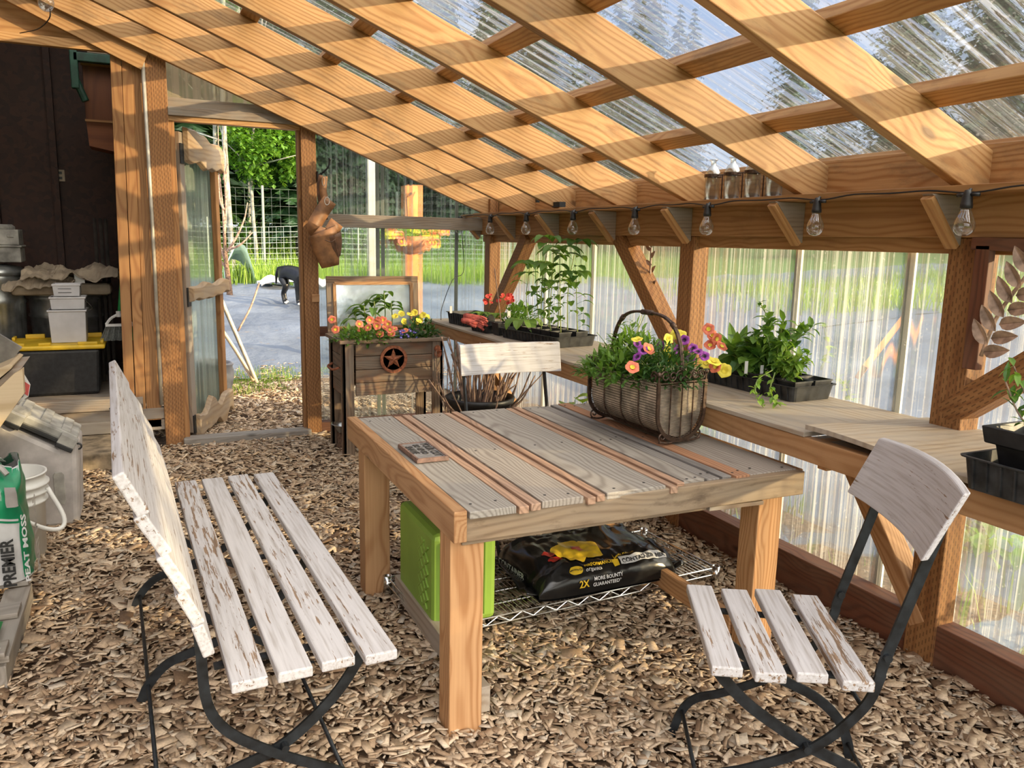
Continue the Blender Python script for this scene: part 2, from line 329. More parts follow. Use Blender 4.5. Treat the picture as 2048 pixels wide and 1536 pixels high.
# ---------------------------------------------------------------- mesh helper
class MB:
    def __init__(s): s.v = []; s.f = []; s.g = []; s.t = []; s.mi = []; s.cur = 0; s.tint = None
    def _add(s, vs, fs, gs=None, tint=None):
        o = len(s.v); s.v += [tuple(x) for x in vs]; s.f += [tuple(i+o for i in f) for f in fs]
        s.g += [tuple(x) for x in (gs if gs is not None else vs)]
        t = tint if tint is not None else (s.tint if s.tint is not None else rnd.random())
        s.t += [t]*len(vs); s.mi += [s.cur]*len(fs); return s
    def beam(s, p0, p1, w, t, up=(0, 0, 1), tint=None, goff=None):
        """board from p0 to p1; w across (perpendicular to up), t along up"""
        p0 = V(p0); p1 = V(p1); a = (p1-p0); Ln = a.length; a.normalize(); u = V(up); b = a.cross(u)
        if b.length < 1e-5: b = a.cross(V((0, 1, 0)))
        b.normalize(); c = b.cross(a).normalized()
        o = goff or (rnd.uniform(0, 20), rnd.choice((-1, 1))*rnd.uniform(0, .1), rnd.uniform(-.08, .08))
        vs = []; gs = []
        n = max(1, min(12, int(Ln/0.25)))
        for i in range(n+1):
            x = Ln*i/n
            for y, z in ((-w/2, -t/2), (w/2, -t/2), (w/2, t/2), (-w/2, t/2)):
                vs.append(p0+a*x+b*y+c*z); gs.append((x+o[0], y+o[1], z+o[2]))
        fs = [(3, 2, 1, 0)]
        for i in range(n):
            k = i*4
            for j in range(4): fs.append((k+j, k+(j+1) % 4, k+4+(j+1) % 4, k+4+j))
        k = n*4; fs.append((k, k+1, k+2, k+3))
        fs = [tuple(reversed(f)) for f in fs]
        return s._add(vs, [tuple(reversed(f)) for f in fs], gs, tint)
    def box(s, lo, hi, tint=None):
        lo = V(lo); hi = V(hi); d = hi-lo; c = (lo+hi)/2
        ax = max(range(3), key=lambda i: d[i])
        if ax == 0: return s.beam((lo.x, c.y, c.z), (hi.x, c.y, c.z), d.y, d.z, tint=tint)
        if ax == 1: return s.beam((c.x, lo.y, c.z), (c.x, hi.y, c.z), d.x, d.z, tint=tint)
        return s.beam((c.x, c.y, lo.z), (c.x, c.y, hi.z), d.y, d.x, up=(1, 0, 0), tint=tint)
    def tube(s, pts, r, n=8, cap=True, tint=None, close=False):
        pts = [V(p) for p in pts]; m = len(pts)
        rs = r if isinstance(r, (list, tuple)) else [r]*m
        vs = []; gs = []; prev = None; Lc = 0; off = rnd.uniform(0, 10)
        for i, p in enumerate(pts):
            if close: d = pts[(i+1) % m]-pts[i-1]
            else: d = pts[min(i+1, m-1)]-pts[max(i-1, 0)]
            if d.length < 1e-9: d = V((0, 0, 1))
            d.normalize()
            if prev is None:
                u = d.cross(V((0, 0, 1)));
                if u.length < 0.1: u = d.cross(V((0, 1, 0)))
            else: u = prev-d*prev.dot(d)
            u.normalize(); prev = u; w = d.cross(u)
            if i: Lc += (pts[i]-pts[i-1]).length
            for j in range(n):
                a = 2*math.pi*j/n; q = u*math.cos(a)+w*math.sin(a)
                vs.append(p+q*rs[i]); gs.append((Lc+off, math.cos(a)*rs[i], math.sin(a)*rs[i]))
        fs = []
        for i in range(m if close else m-1):
            for j in range(n):
                fs.append((i*n+j, i*n+(j+1) % n, ((i+1) % m)*n+(j+1) % n, ((i+1) % m)*n+j))
        if cap and not close:
            fs.append(tuple(reversed(range(n)))); fs.append(tuple(range((m-1)*n, m*n)))
        return s._add(vs, fs, gs, tint)
    def flatbar(s, pts, w, t, side, tint=None):
        """flat bar swept along pts; wide (w) in the plane of the sweep, thin (t) along 'side'"""
        pts = [V(p) for p in pts]; sd = V(side).normalized(); vs = []; m = len(pts)
        for i, p in enumerate(pts):
            d = (pts[min(i+1, m-1)]-pts[max(i-1, 0)]).normalized(); q = d.cross(sd).normalized()
            for a, b in ((-1, -1), (1, -1), (1, 1), (-1, 1)): vs.append(p+q*(a*w/2)+sd*(b*t/2))
        fs = [(3, 2, 1, 0), tuple(range(4*m-4, 4*m))]
        for i in range(m-1):
            for j in range(4): fs.append((i*4+j, i*4+(j+1) % 4, i*4+4+(j+1) % 4, i*4+4+j))
        return s._add(vs, fs, tint=tint)
    def lathe(s, prof, c, n=24, mt=None, tint=None, sx=1, sy=1):
        c = V(c); vs = []; k = len(prof)
        for r, z in prof:
            for j in range(n):
                a = 2*math.pi*j/n; p = V((r*math.cos(a)*sx, r*math.sin(a)*sy, z))
                if mt is not None: p = mt @ p
                vs.append(c+p)
        fs = []
        for i in range(k-1):
            for j in range(n): fs.append((i*n+j, i*n+(j+1) % n, (i+1)*n+(j+1) % n, (i+1)*n+j))
        if prof[0][0] > 1e-4: fs.append(tuple(reversed(range(n))))
        if prof[-1][0] > 1e-4: fs.append(tuple(range((k-1)*n, k*n)))
        return s._add(vs, fs, tint=tint)
    def prism(s, poly, a, b, mt=None, tint=None):
        """2-D polygon (x,z) extruded between y=a and y=b, then transformed"""
        n = len(poly); vs = [V((x, a, z)) for x, z in poly]+[V((x, b, z)) for x, z in poly]
        gs = [(v.x+3, v.z, v.y) for v in vs]
        if mt is not None: vs = [mt @ v for v in vs]
        fs = [tuple(range(n)), tuple(reversed(range(n, 2*n)))]+[(i, i+n, (i+1) % n+n, (i+1) % n) for i in range(n)]
        return s._add(vs, fs, gs, tint)
    def grid(s, fn, nu, nv, tint=None, gfn=None):
        vs = [V(fn(i/nu, j/nv)) for j in range(nv+1) for i in range(nu+1)]
        fs = [(j*(nu+1)+i, j*(nu+1)+i+1, (j+1)*(nu+1)+i+1, (j+1)*(nu+1)+i) for j in range(nv) for i in range(nu)]
        return s._add(vs, fs, tint=tint)
    def blob(s, c, r, sc=(1, 1, 1), n=10, m=7, mt=None, tint=None, jit=0):
        pr = []; c = V(c); vs = []
        for i in range(m+1):
            ph = math.pi*i/m
            for j in range(n):
                a = 2*math.pi*j/n; k = 1+jit*(rnd.random()-.5)
                p = V((math.sin(ph)*math.cos(a)*sc[0], math.sin(ph)*math.sin(a)*sc[1], -math.cos(ph)*sc[2]))*r*k
                if mt is not None: p = mt @ p
                vs.append(c+p)
        fs = [(i*n+j, i*n+(j+1) % n, (i+1)*n+(j+1) % n, (i+1)*n+j) for i in range(m) for j in range(n)]
        return s._add(vs, fs, tint=tint)
    def leaf(s, p, d, L_, w, droop=0.4, fold=0.25, tint=None, up=(0, 0, 1), n=4):
        p = V(p); d = V(d).normalized(); side = d.cross(V(up))
        if side.length < 0.05: side = d.cross(V((0, 1, 0.3)))
        side.normalize(); vs = []; q = p.copy(); dd = d.copy()
        for i in range(n+1):
            t = i/n; ww = w*0.5*(math.sin(math.pi*min(1, t*0.92+0.04))**0.8)*(1.15-0.5*t) if 0 < i < n else (0.0008)
            nrm = side.cross(dd)
            vs += [q+side*ww+nrm*ww*fold, q, q-side*ww+nrm*ww*fold]
            q = q+dd*(L_/n); dd = (dd+V((0, 0, -1))*droop/n*1.6).normalized()
        fs = []
        for i in range(n):
            k = i*3; fs += [(k, k+1, k+4, k+3), (k+1, k+2, k+5, k+4)]
        return s._add(vs, fs, tint=tint)
    def build(s, name, mats, parent=None, smooth=False, bevel=0, solid=0, loc=None, kind=None):
        me = bpy.data.meshes.new(name); me.from_pydata(s.v, [], s.f)
        ms = mats if isinstance(mats, (list, tuple)) else [mats]
        for m in ms: me.materials.append(M[m] if isinstance(m, str) else m)
        if len(ms) > 1: me.polygons.foreach_set('material_index', s.mi)
        a = me.attributes.new('g', 'FLOAT_VECTOR', 'POINT'); a.data.foreach_set('vector', np.array(s.g, 'f').ravel())
        a = me.attributes.new('tint', 'FLOAT', 'POINT'); a.data.foreach_set('value', np.array(s.t, 'f'))
        if smooth: me.polygons.foreach_set('use_smooth', [True]*len(me.polygons))
        me.update()
        if s.fixn: fixn(me)
        o = bpy.data.objects.new(name, me); COL.objects.link(o)
        if parent is not None:
            o.parent = parent
            o.location = -parent.location if parent.type == 'EMPTY' and parent.parent is None else (0, 0, 0)
        if solid:
            md = o.modifiers.new('s', 'SOLIDIFY'); md.thickness = solid; md.offset = 0
        if bevel:
            md = o.modifiers.new('b', 'BEVEL'); md.width = bevel; md.segments = 2; md.limit_method = 'ANGLE'; md.angle_limit = R(50)
        if kind: o['kind'] = kind
        return o
    fixn = True
def fixn(me):
    b = bmesh.new(); b.from_mesh(me); bmesh.ops.recalc_face_normals(b, faces=b.faces); b.to_mesh(me); b.free()
def thing(name, label, cat, loc=(0, 0, 0), group=None, rot=None):
    o = bpy.data.objects.new(name, None); COL.objects.link(o); o.location = loc; o.empty_display_size = 0.05
    if rot is not None: o.rotation_euler = rot
    return tag(o, label, cat, group)
def tag(o, label, cat, group=None):
    o['label'] = label; o['category'] = cat
    if group: o['group'] = group
    return o
def struct(name, loc=(0, 0, 0)):
    o = bpy.data.objects.new(name, None); COL.objects.link(o); o.location = loc; o['kind'] = 'structure'; return o
def lin(a, b, t): return V(a)*(1-t)+V(b)*t
def curve(pts, n=6):
    """Catmull-Rom through pts"""
    P = [V(p) for p in pts]; P = [P[0]*2-P[1]]+P+[P[-1]*2-P[-2]]; o = []
    for i in range(1, len(P)-2):
        for k in range(n):
            t = k/n; a, b, c, d = P[i-1], P[i], P[i+1], P[i+2]
            o.append(0.5*((2*b)+(c-a)*t+(2*a-5*b+4*c-d)*t*t+(3*b-a-3*c+d)*t**3))
    o.append(P[-2]); return o
def text_mb(mb, txt, size, fn, bold=0.0, ext=0.0):
    """letters as mesh; fn maps (x, y, depth) to a point; x runs 0..width"""
    cu = bpy.data.curves.new('t', 'FONT'); cu.body = txt; cu.size = size; cu.offset = bold; cu.extrude = ext; cu.resolution_u = 2
    ob = bpy.data.objects.new('t', cu); COL.objects.link(ob)
    dg = bpy.context.evaluated_depsgraph_get(); me = bpy.data.meshes.new_from_object(ob.evaluated_get(dg))
    w = max((v.co.x for v in me.vertices), default=0)
    b = bmesh.new(); b.from_mesh(me)
    b.to_mesh(me); b.free()
    mb._add([fn(v.co.x, v.co.y, v.co.z) for v in me.vertices], [tuple(p.vertices) for p in me.polygons])
    bpy.data.objects.remove(ob); bpy.data.meshes.remove(me); bpy.data.curves.remove(cu); return w
# ================================================================ THE SETTING
# terrain outside: level round the building, then a gentle rise away from it
def tz(x, y):
    d = max(y-8.6, x-5.0, 0.0)
    z = 0.086*min(d, 5)+0.05*max(0, min(d-5, 30))
    return z
def tzn(x, y): return tz(x, y)+0.05*noise.noise(V((x*.5, y*.5, 0)))*min(1, max(0, (max(y-7, x-4.2))*.5))
def patch(name, x0, x1, y0, y1, st, mt, dz=0.0, rough=0.0, kind='structure'):
    m = MB(); nx = int((x1-x0)/st); ny = int((y1-y0)/st)
    m.grid(lambda u, v: (x0+(x1-x0)*u, y0+(y1-y0)*v, tzn(x0+(x1-x0)*u, y0+(y1-y0)*v)+dz+rough*noise.fractal(V(((x0+(x1-x0)*u)*1.3, (y0+(y1-y0)*v)*2.2, 1.0)), 0.6, 2.0, 4)), nx, ny)
    return m.build(name, mt, smooth=True, kind=kind)
m = MB(); m.grid(lambda u, v: (-3+6.2*u, -1.6+8.3*v, -0.012), 30, 40); m.build('floor', 'chipbase', kind='structure')
patch('ground_turf', -40, 70, -40, 80, 1.4, 'turf', dz=-0.14)
patch('ground_fabric', -6, 22, 8.5, 17.2, 0.18, 'fabric', dz=-0.01, rough=0.055)
patch('ground_fabric', 2.65, 13, -4, 8.5, 0.2, 'fabric', dz=-0.02, rough=0.05)
m = MB(); m.grid(lambda u, v: (0-1.5+4.2*u, 6.0+2.6*v, -0.02), 10, 10); m.build('ground_path', 'chipbase', kind='structure')
# wood chips: far too many to count
def chips(name, boxes, seed, par=None):
    rs = np.random.RandomState(seed); X = []; Y = []; Z0 = []
    for (x0, x1, y0, y1, dens, zz) in boxes:
        n = int((x1-x0)*(y1-y0)*dens); X.append(rs.uniform(x0, x1, n)); Y.append(rs.uniform(y0, y1, n)); Z0.append(np.full(n, zz))
    X = np.concatenate(X); Y = np.concatenate(Y); Z0 = np.concatenate(Z0); n = len(X)
    Ln = np.clip(rs.lognormal(-3.55, 0.46, n), 0.010, 0.10); Wd = Ln*rs.uniform(0.22, 0.62, n); Th = rs.uniform(0.0012, 0.0045, n)
    yaw = rs.uniform(0, 2*np.pi, n); pit = rs.normal(0, 0.20, n); rol = rs.normal(0, 0.28, n)
    z = Z0+rs.uniform(0.0, 0.022, n)+0.010*np.sin(X*5.1+1)*np.sin(Y*4.3)
    cu = np.array([(-1, -1, -1), (1, -1, -1), (1, 1, -1), (-1, 1, -1), (-1, -1, 1), (1, -1, 1), (1, 1, 1), (-1, 1, 1)], float)*0.5
    P = np.repeat(cu[None], n, 0); sk = rs.uniform(-0.2, 0.2, (n, 4, 1)); P[:, :, 0:1] += np.concatenate([sk, sk], 1)*0.5; wv_ = rs.uniform(0.62, 1.1, (n, 4, 1)); P[:, :, 1:2] *= np.concatenate([wv_, wv_], 1)
    P *= np.stack([Ln, Wd, Th], 1)[:, None, :]
    cy, sy, cp, sp, cr, sr = np.cos(yaw), np.sin(yaw), np.cos(pit), np.sin(pit), np.cos(rol), np.sin(rol)
    x, y, zz = P[..., 0], P[..., 1], P[..., 2]
    y1_ = y*cr[:, None]-zz*sr[:, None]; z1 = y*sr[:, None]+zz*cr[:, None]
    x2 = x*cp[:, None]+z1*sp[:, None]; z2 = -x*sp[:, None]+z1*cp[:, None]
    x3 = x2*cy[:, None]-y1_*sy[:, None]+X[:, None]; y3 = x2*sy[:, None]+y1_*cy[:, None]+Y[:, None]; z3 = z2+z[:, None]
    co = np.stack([x3, y3, z3], -1).reshape(-1, 3)
    fc = np.array([(3, 2, 1, 0), (4, 5, 6, 7), (0, 1, 5, 4), (1, 2, 6, 5), (2, 3, 7, 6), (3, 0, 4, 7)])
    F = (fc[None]+8*np.arange(n)[:, None, None]).reshape(-1)
    me = bpy.data.meshes.new(name); me.vertices.add(len(co)); me.vertices.foreach_set('co', co.ravel().astype('f'))
    me.loops.add(len(F)); me.loops.foreach_set('vertex_index', F.astype('i')); nf = n*6
    me.polygons.add(nf); me.polygons.foreach_set('loop_start', (np.arange(nf)*4).astype('i')); me.polygons.foreach_set('loop_total', np.full(nf, 4, 'i'))
    a = me.attributes.new('tint', 'FLOAT', 'POINT'); a.data.foreach_set('value', np.repeat(rs.beta(1.5, 1.35, n), 8).astype('f'))
    me.materials.append(M['chip']); me.update(calc_edges=True)
    o = bpy.data.objects.new(name, me); COL.objects.link(o); o['kind'] = 'stuff'; return o
c1 = chips('wood_chips', [(-0.9, 2.44, 0.7, 2.6, 4300, 0), (-1.2, 2.44, 2.6, 4.2, 3500, 0), (-1.4, 2.5, 4.2, 5.85, 2900, 0), (0.1, 1.3, 5.85, 6.4, 2600, 0)], 3)
tag(c1, 'tan and brown wood chips covering the greenhouse floor', 'wood chips')
c2 = chips('wood_chips', [(-0.3, 2.3, 6.1, 8.1, 1500, 0), (0.2, 3.0, 8.1, 9.4, 260, 0.01)], 5)
tag(c2, 'wood chips on the path outside beyond the open door', 'wood chips')

# ---------------------------------------------------------------- roof
TS = 0.4; SL = math.atan(TS)
def rlow(x): return 1.661+TS*(2.36-x)
RD = 0.164                                                  # rafter depth measured upright
ceil_ = struct('ceiling', (0, 3, 2.2))
RY = [0.95, 1.784, 2.471, 3.21, 3.844, 4.542, 5.115, 5.778]
XL = -2.6
for i, y in enumerate(RY):
    m = MB(); yc = y+0.021; x1 = 2.60
    zc = lambda x: rlow(x)+RD/2
    m.beam((XL, yc, zc(XL)), (x1, yc, zc(x1)), 0.042, RD*math.cos(SL), up=(0, 0, 1))
    o = m.build('rafter', 'rafter', ceil_, bevel=0.003)
PX = [2.558, 2.20, 1.80, 1.385, 0.98, 0.57, 0.16, -0.25, -0.66, -1.07, -1.5]
for x in PX:
    m = MB(); z = rlow(x)+RD+0.0225
    m.beam((x, 0.2, z), (x, 5.95, z), 0.092, 0.042, up=(TS, 0, 1))
    m.build('purlin', 'rafter', ceil_, bevel=0.003)
def wave(t, per, amp):
    return amp*math.sin(2*math.pi*t/per)
m = MB(); m.fixn = False
y0, y1 = 0.1, 6.1; n = 700
def roofp(u, v):
    x = -2.6+5.45*v; y = y0+(y1-y0)*u
    return (x, y, rlow(x)+RD+0.046+0.008+wave(y, 0.072, 0.0045))
m.grid(roofp, n, 2); m.build('roof_sheet', 'roofplastic', ceil_, smooth=True)
# ---------------------------------------------------------------- right (eave) wall
wr_ = struct('wall_right', (2.45, 3, 0))
m = MB(); m.box((2.42, -1.5, 1.49), (2.46, 5.98, 1.64)); m.build('beam', 'beam', wr_, bevel=0.003)
m = MB(); m.box((2.462, -1.5, 1.437), (2.50, 5.96, 1.64)); m.build('beam', 'beam', wr_, bevel=0.003)
m = MB(); m.box((2.28, -0.6, 1.623), (2.47, 5.72, 1.645)); m.box((2.285, 5.3, 1.618), (2.30, 6.0, 1.64)); m.build('ledge', 'beam', wr_, bevel=0.002)
m = MB(); m.box((2.505, -1.5, 1.60), (2.545, 5.98, 1.79)); m.build('fascia', 'rafter', wr_, bevel=0.003)
for y in (1.73, 3.21, 5.55, -0.3):
    w_ = 0.115 if y < 3 else (0.235 if y < 4 else 0.32)
    w_ = {1.73: 0.115, 3.21: 0.11, 5.55: 0.10, -0.3: 0.11}[y]
    yy = {5.55: 5.745}.get(y, y)
    m = MB(); m.box((2.43, yy, -0.1), (2.522, yy+w_, 1.489)); m.build('post', 'post', wr_, bevel=0.004)
m = MB(); m.box((2.43, 5.745, 1.64), (2.50, 5.83, 1.76)); m.build('post', 'post', wr_, bevel=0.003)
def brace(p0, p1, w=0.09, t=0.09, mt='post'):
    m = MB(); m.beam(p0, p1, w, t, up=(1, 0, 0)); return m.build('brace', mt, wr_, bevel=0.004)
brace((2.475, 3.93, 1.49), (2.475, 3.30, 0.86)); brace((2.475, 5.13, 1.489), (2.475, 5.72, 0.88))
brace((2.475, 1.10, 1.45), (2.475, 1.80, 0.90)); brace((2.47, 2.22, 0.70), (2.47, 1.80, 0.14), 0.07, 0.085, 'newwood')
for y in (1.815, 2.51, 3.24, 3.93, 4.61, 5.27, 5.92, 1.12):  # corbels
    m = MB(); mt = Matrix(((1, 0, 0, 0), (0, 1, 0, y), (0, 0, 1, 0), (0, 0, 0, 1)))
    m.prism([(2.419, 1.622), (2.262, 1.622), (2.285, 1.607), (2.405, 1.465), (2.419, 1.465)], -0.02, 0.02, mt)
    m.build('corbel', 'grey', wr_, bevel=0.002)
    m = MB(); m.beam((2.265, y, 1.611), (2.405, y, 1.458), 0.042, 0.018, up=(0, 0, 1)); m.build('corbel_strip', 'beam', wr_, bevel=0.001)
m = MB(); m.box((2.44, -1.5, -0.1), (2.528, 5.95, 0.163)); m.build('sill', 'sill', wr_, bevel=0.004)
m = MB(); m.fixn = False; m.grid(lambda u, v: (2.535+wave(-1.6+7.6*u, 0.072, 0.0022), -1.6+7.6*u, 0.10+1.36*v), 860, 2)
m.build('wall_sheet', 'wallplastic', wr_, smooth=True)
for y in (2.06, 2.62, 4.35, 5.0):       # white battens where sheets lap
    m = MB(); m.box((2.546, y, 0.14), (2.556, y+0.035, 1.46)); m.build('batten', 'battenwhite', wr_)
# ---------------------------------------------------------------- shelf (long potting shelf along the wall)
sh = thing('potting_shelf', 'long weathered plywood potting shelf along the clear corrugated side wall', 'shelf', (2.25, 3.0, 0.8))
m = MB(); m.box((1.95, 1.93, 0.832), (2.53, 5.83, 0.848)); m.build('shelf_board', 'ply', sh, bevel=0.002)
def sag(y): return 0.020*math.exp(-((y-1.84)/.30)**2)
m = MB(); m.grid(lambda u, v: (1.948+0.58*v, -0.4+2.325*u, 0.850+sag(-0.4+2.325*u)*(1-v)), 24, 4); m.build('shelf_board', 'ply', sh, solid=0.016, bevel=0.001)
m = MB(); m.box((1.992, -0.4, 0.815), (2.42, 1.93, 0.830)); m.build('shelf_board', 'ply', sh)
m = MB(); m.box((1.955, -0.4, 0.752), (1.99, 5.83, 0.831)); m.build('front_apron', 'apron', sh, bevel=0.003)
for y in (5.72, 3.30, 1.86):
    m = MB(); m.box((1.99, y, 0.73), (2.43, y+.04, 0.831)); m.build('cross_support', 'apron', sh, bevel=0.003)
m = MB(); m.beam((1.97, 4.8, 0.73), (2.36, 5.1, 0.30), 0.06, 0.04); m.build('shelf_brace', 'newwood', sh, bevel=0.002)
# ---------------------------------------------------------------- back (end) wall with the doorway
we = struct('wall_back', (1.2, 5.85, 0))
m = MB(); m.box((0.078, 5.85, -0.05), (0.203, 5.95, 2.80)); m.build('post', 'post', we, bevel=0.004)
m = MB(); m.box((1.04, 5.85, -0.05), (1.145, 5.95, 2.32)); m.build('post', 'post', we, bevel=0.004)
m = MB(); m.box((0.20, 5.845, 2.205), (1.055, 5.88, 2.26)); m.build('door_header', 'grey', we, bevel=0.003)
m = MB(); m.box((0.20, 5.87, 2.255), (1.055, 5.93, 2.32)); m.build('door_header', 'grey', we, bevel=0.003)
m = MB(); m.box((0.20, 5.86, 2.172), (1.055, 5.93, 2.205)); m.build('door_stop', 'rafter', we, bevel=0.002)
m = MB(); m.box((0.203, 5.87, 0), (0.235, 5.95, 2.20)); m.box((1.02, 5.88, 0), (1.04, 5.94, 2.18)); m.build('door_jamb', 'board', we, bevel=0.002)
m = MB(); m.box((0.19, 5.80, -0.02), (1.06, 5.92, 0.055)); m.build('threshold', 'pallet', we, bevel=0.006)
m = MB(); m.box((1.09, 5.838, 0.985), (1.145, 5.852, 1.04)); m.build('latch_plate', 'newwood', we, bevel=0.002)
m = MB(); m.box((1.145, 5.87, 1.52), (2.44, 5.91, 1.612)); m.build('rail', 'grey', we, bevel=0.003)
m = MB(); m.box((1.145, 5.88, 0.73), (2.44, 5.93, 0.80)); m.build('rail', 'sill', we, bevel=0.003)
m = MB(); m.box((1.145, 5.86, -0.05), (2.50, 5.95, 0.09)); m.build('sill', 'sill', we, bevel=0.003)
def endp(x0, x1, zb, zt, mt):
    m = MB(); m.fixn = False
    m.grid(lambda u, v: (x0+(x1-x0)*u, 5.955+wave(x0+(x1-x0)*u, 0.072, 0.0018), zb+(zt(x0+(x1-x0)*u)-zb)*v), int((x1-x0)*110), 2)
    m.build('wall_sheet', mt, we, smooth=True)
endp(1.10, 2.56, 0.05, lambda x: rlow(x)+RD, 'endplastic'); endp(0.10, 1.10, 2.25, lambda x: rlow(x)+RD, 'gableplastic')
for x in (1.60, 1.64, 2.23): m = MB(); m.box((x, 5.972, 0.09), (x+0.028, 5.98, rlow(x)+.1)); m.build('batten', 'battenwhite', we)
# shed side of the end wall
ws_ = struct('wall_shed', (-0.5, 5.85, 0))
for (xt, xb, w, y, nm) in ((-0.085, -0.135, 0.062, 5.86, 'board'), (-0.022, -0.068, 0.06, 5.865, 'board'), (0.052, 0.012, 0.092, 5.87, 'board')):
    m = MB(); m.beam((xb, y+0.02, 0.14), (xt, y+0.02, 2.60), w, 0.04, up=(0, 1, 0)); m.build('jamb_board', nm, ws_, bevel=0.003)
m = MB(); m.tube([(0.068, 5.84, 2.62), (0.070, 5.84, 1.5), (0.062, 5.84, 0.3)], 0.012, 8); m.build('conduit', 'conduit', ws_, smooth=True)
m = MB(); m.box((-2.4, 5.85, 2.555), (-0.05, 5.90, 2.61)); m.build('shed_header', 'rafter', ws_, bevel=0.003)
m = MB(); m.beam((-1.6, 5.84, rlow(-1.6)+0.02), (0.078, 5.84, rlow(0.078)-0.06), 0.04, 0.11); m.build('gable_board', 'beam', ws_, bevel=0.003)
m = MB(); m.prism([(-2.4, 2.60), (0.07, 2.60), (0.07, rlow(0.07)+.03), (-2.4, rlow(-2.4)+.03)], 5.93, 5.95); m.build('gable_panel', 'beam', ws_)
m = MB(); m.box((-2.4, 5.83, 0.283), (-0.05, 5.93, 0.36)); m.build('shed_threshold', 'grey', ws_, bevel=0.003)
m = MB(); m.box((-2.4, 5.86, 0.20), (0.078, 5.93, 0.275)); m.box((-2.4, 5.87, 0.12), (0.078, 5.93, 0.195)); m.build('shed_riser', 'grey', ws_, bevel=0.003)
m = MB(); m.box((-0.62, 5.84, 0.125), (-0.18, 5.87, 0.205)); m.build('shed_riser', 'ply', ws_, bevel=0.003)
m = MB(); m.box((-2.4, 5.33, -0.05), (-0.10, 5.90, 0.12)); o = m.build('trim_1', 'concrete', None, bevel=0.012, kind='structure')
md = o.modifiers.new('s', 'SUBSURF'); md.subdivision_type = 'SIMPLE'; md.levels = md.render_levels = 3
# shed room
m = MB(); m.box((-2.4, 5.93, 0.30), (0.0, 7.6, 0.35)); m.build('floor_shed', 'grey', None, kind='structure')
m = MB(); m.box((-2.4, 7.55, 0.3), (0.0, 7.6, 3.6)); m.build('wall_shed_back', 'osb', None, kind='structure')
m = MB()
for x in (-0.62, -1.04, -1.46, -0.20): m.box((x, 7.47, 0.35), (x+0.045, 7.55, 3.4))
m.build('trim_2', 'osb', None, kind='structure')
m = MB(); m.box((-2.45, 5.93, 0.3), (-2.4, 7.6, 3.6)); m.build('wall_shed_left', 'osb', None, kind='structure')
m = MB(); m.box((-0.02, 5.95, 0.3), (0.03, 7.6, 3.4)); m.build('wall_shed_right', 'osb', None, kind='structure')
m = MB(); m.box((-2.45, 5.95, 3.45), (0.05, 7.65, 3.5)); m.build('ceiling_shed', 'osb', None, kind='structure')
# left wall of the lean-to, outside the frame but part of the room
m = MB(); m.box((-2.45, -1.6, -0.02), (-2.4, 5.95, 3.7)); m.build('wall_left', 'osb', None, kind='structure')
# ---------------------------------------------------------------- the open door
dr = struct('door_1', (0.25, 5.96, 0))
H0 = V((0.215, 5.97, 0)); DV = V((0.385, 0.923, 0)).normalized(); DN = V((DV.y, -DV.x, 0))   # DN points to the room side
def dp(a, z, o=0): q = H0+DV*a+DN*o; return (q.x, q.y, z)
def dboard(name, a0, z0, a1, z1, w, t, mt, off=0.03, **k):
    m = MB(); m.beam(dp(a0, z0, off), dp(a1, z1, off), w, t, up=DN, **k); return m.build(name, mt, dr, bevel=0.004)
dboard('door_stile', 0.045, 0.06, 0.045, 2.12, 0.08, 0.04, 'grey'); dboard('door_stile', 0.74, 0.12, 0.74, 2.0, 0.075, 0.04, 'board')
m = MB(); m.fixn = False
def dpl(u, v):
    a = 0.04+0.74*u; return dp(a, 0.10+1.98*v, wave(a, 0.072, 0.006)-0.004)
m.grid(dpl, 80, 2); m.build('door_sheet', 'doorplastic', dr, smooth=True)
def log(name, a0, a1, zlo, zhi, th, seed, taper=0.0, dip=0.02):
    """live-edge slab: wavy lower and upper edges"""
    m = MB(); rr = random.Random(seed); n = 16; ring = []
    for i in range(n+1):
        t = i/n; a = a0+(a1-a0)*t
        lo = zlo(t)+dip*noise.noise(V((t*5, seed, 0))); hi = zhi(t)+dip*noise.noise(V((t*4, seed+9, 0)))
        ring.append([(a, lo, 0.052), (a, lo+.012, 0.052+th), (a, hi-.01, 0.052+th), (a, hi, 0.052)])
    vs = [dp(a, z, o) for r_ in ring for a, z, o in r_]; gs = [(a+seed, z-zlo(.5), o) for r_ in ring for a, z, o in r_]
    fs = [(0, 1, 2, 3), (4*n+3, 4*n+2, 4*n+1, 4*n)]+[(i*4+j, i*4+4+j, i*4+4+(j+1) % 4, i*4+(j+1) % 4) for i in range(n) for j in range(4)]
    m._add(vs, fs, gs); return m.build(name, 'live', dr, smooth=False, bevel=0.006)
log('door_log', 0.06, 0.80, lambda t: 1.93-0.03*t, lambda t: 2.16-0.09*t**2, 0.04, 2.0, dip=0.05)
log('door_log', 0.02, 0.80, lambda t: 0.98+0.02*t, lambda t: 1.09+0.02*t, 0.045, 5.0, dip=0.03)
log('door_log', 0.04, 0.80, lambda t: 0.03+0.02*t, lambda t: 0.19+0.05*t, 0.04, 8.0, dip=0.09)
for z in (1.98, 1.02, 0.12):
    m = MB(); m.beam(dp(0.0, z, 0.055), dp(0.06, z, 0.055), 0.13, 0.008, up=DN); m.build('hinge', 'iron', dr)
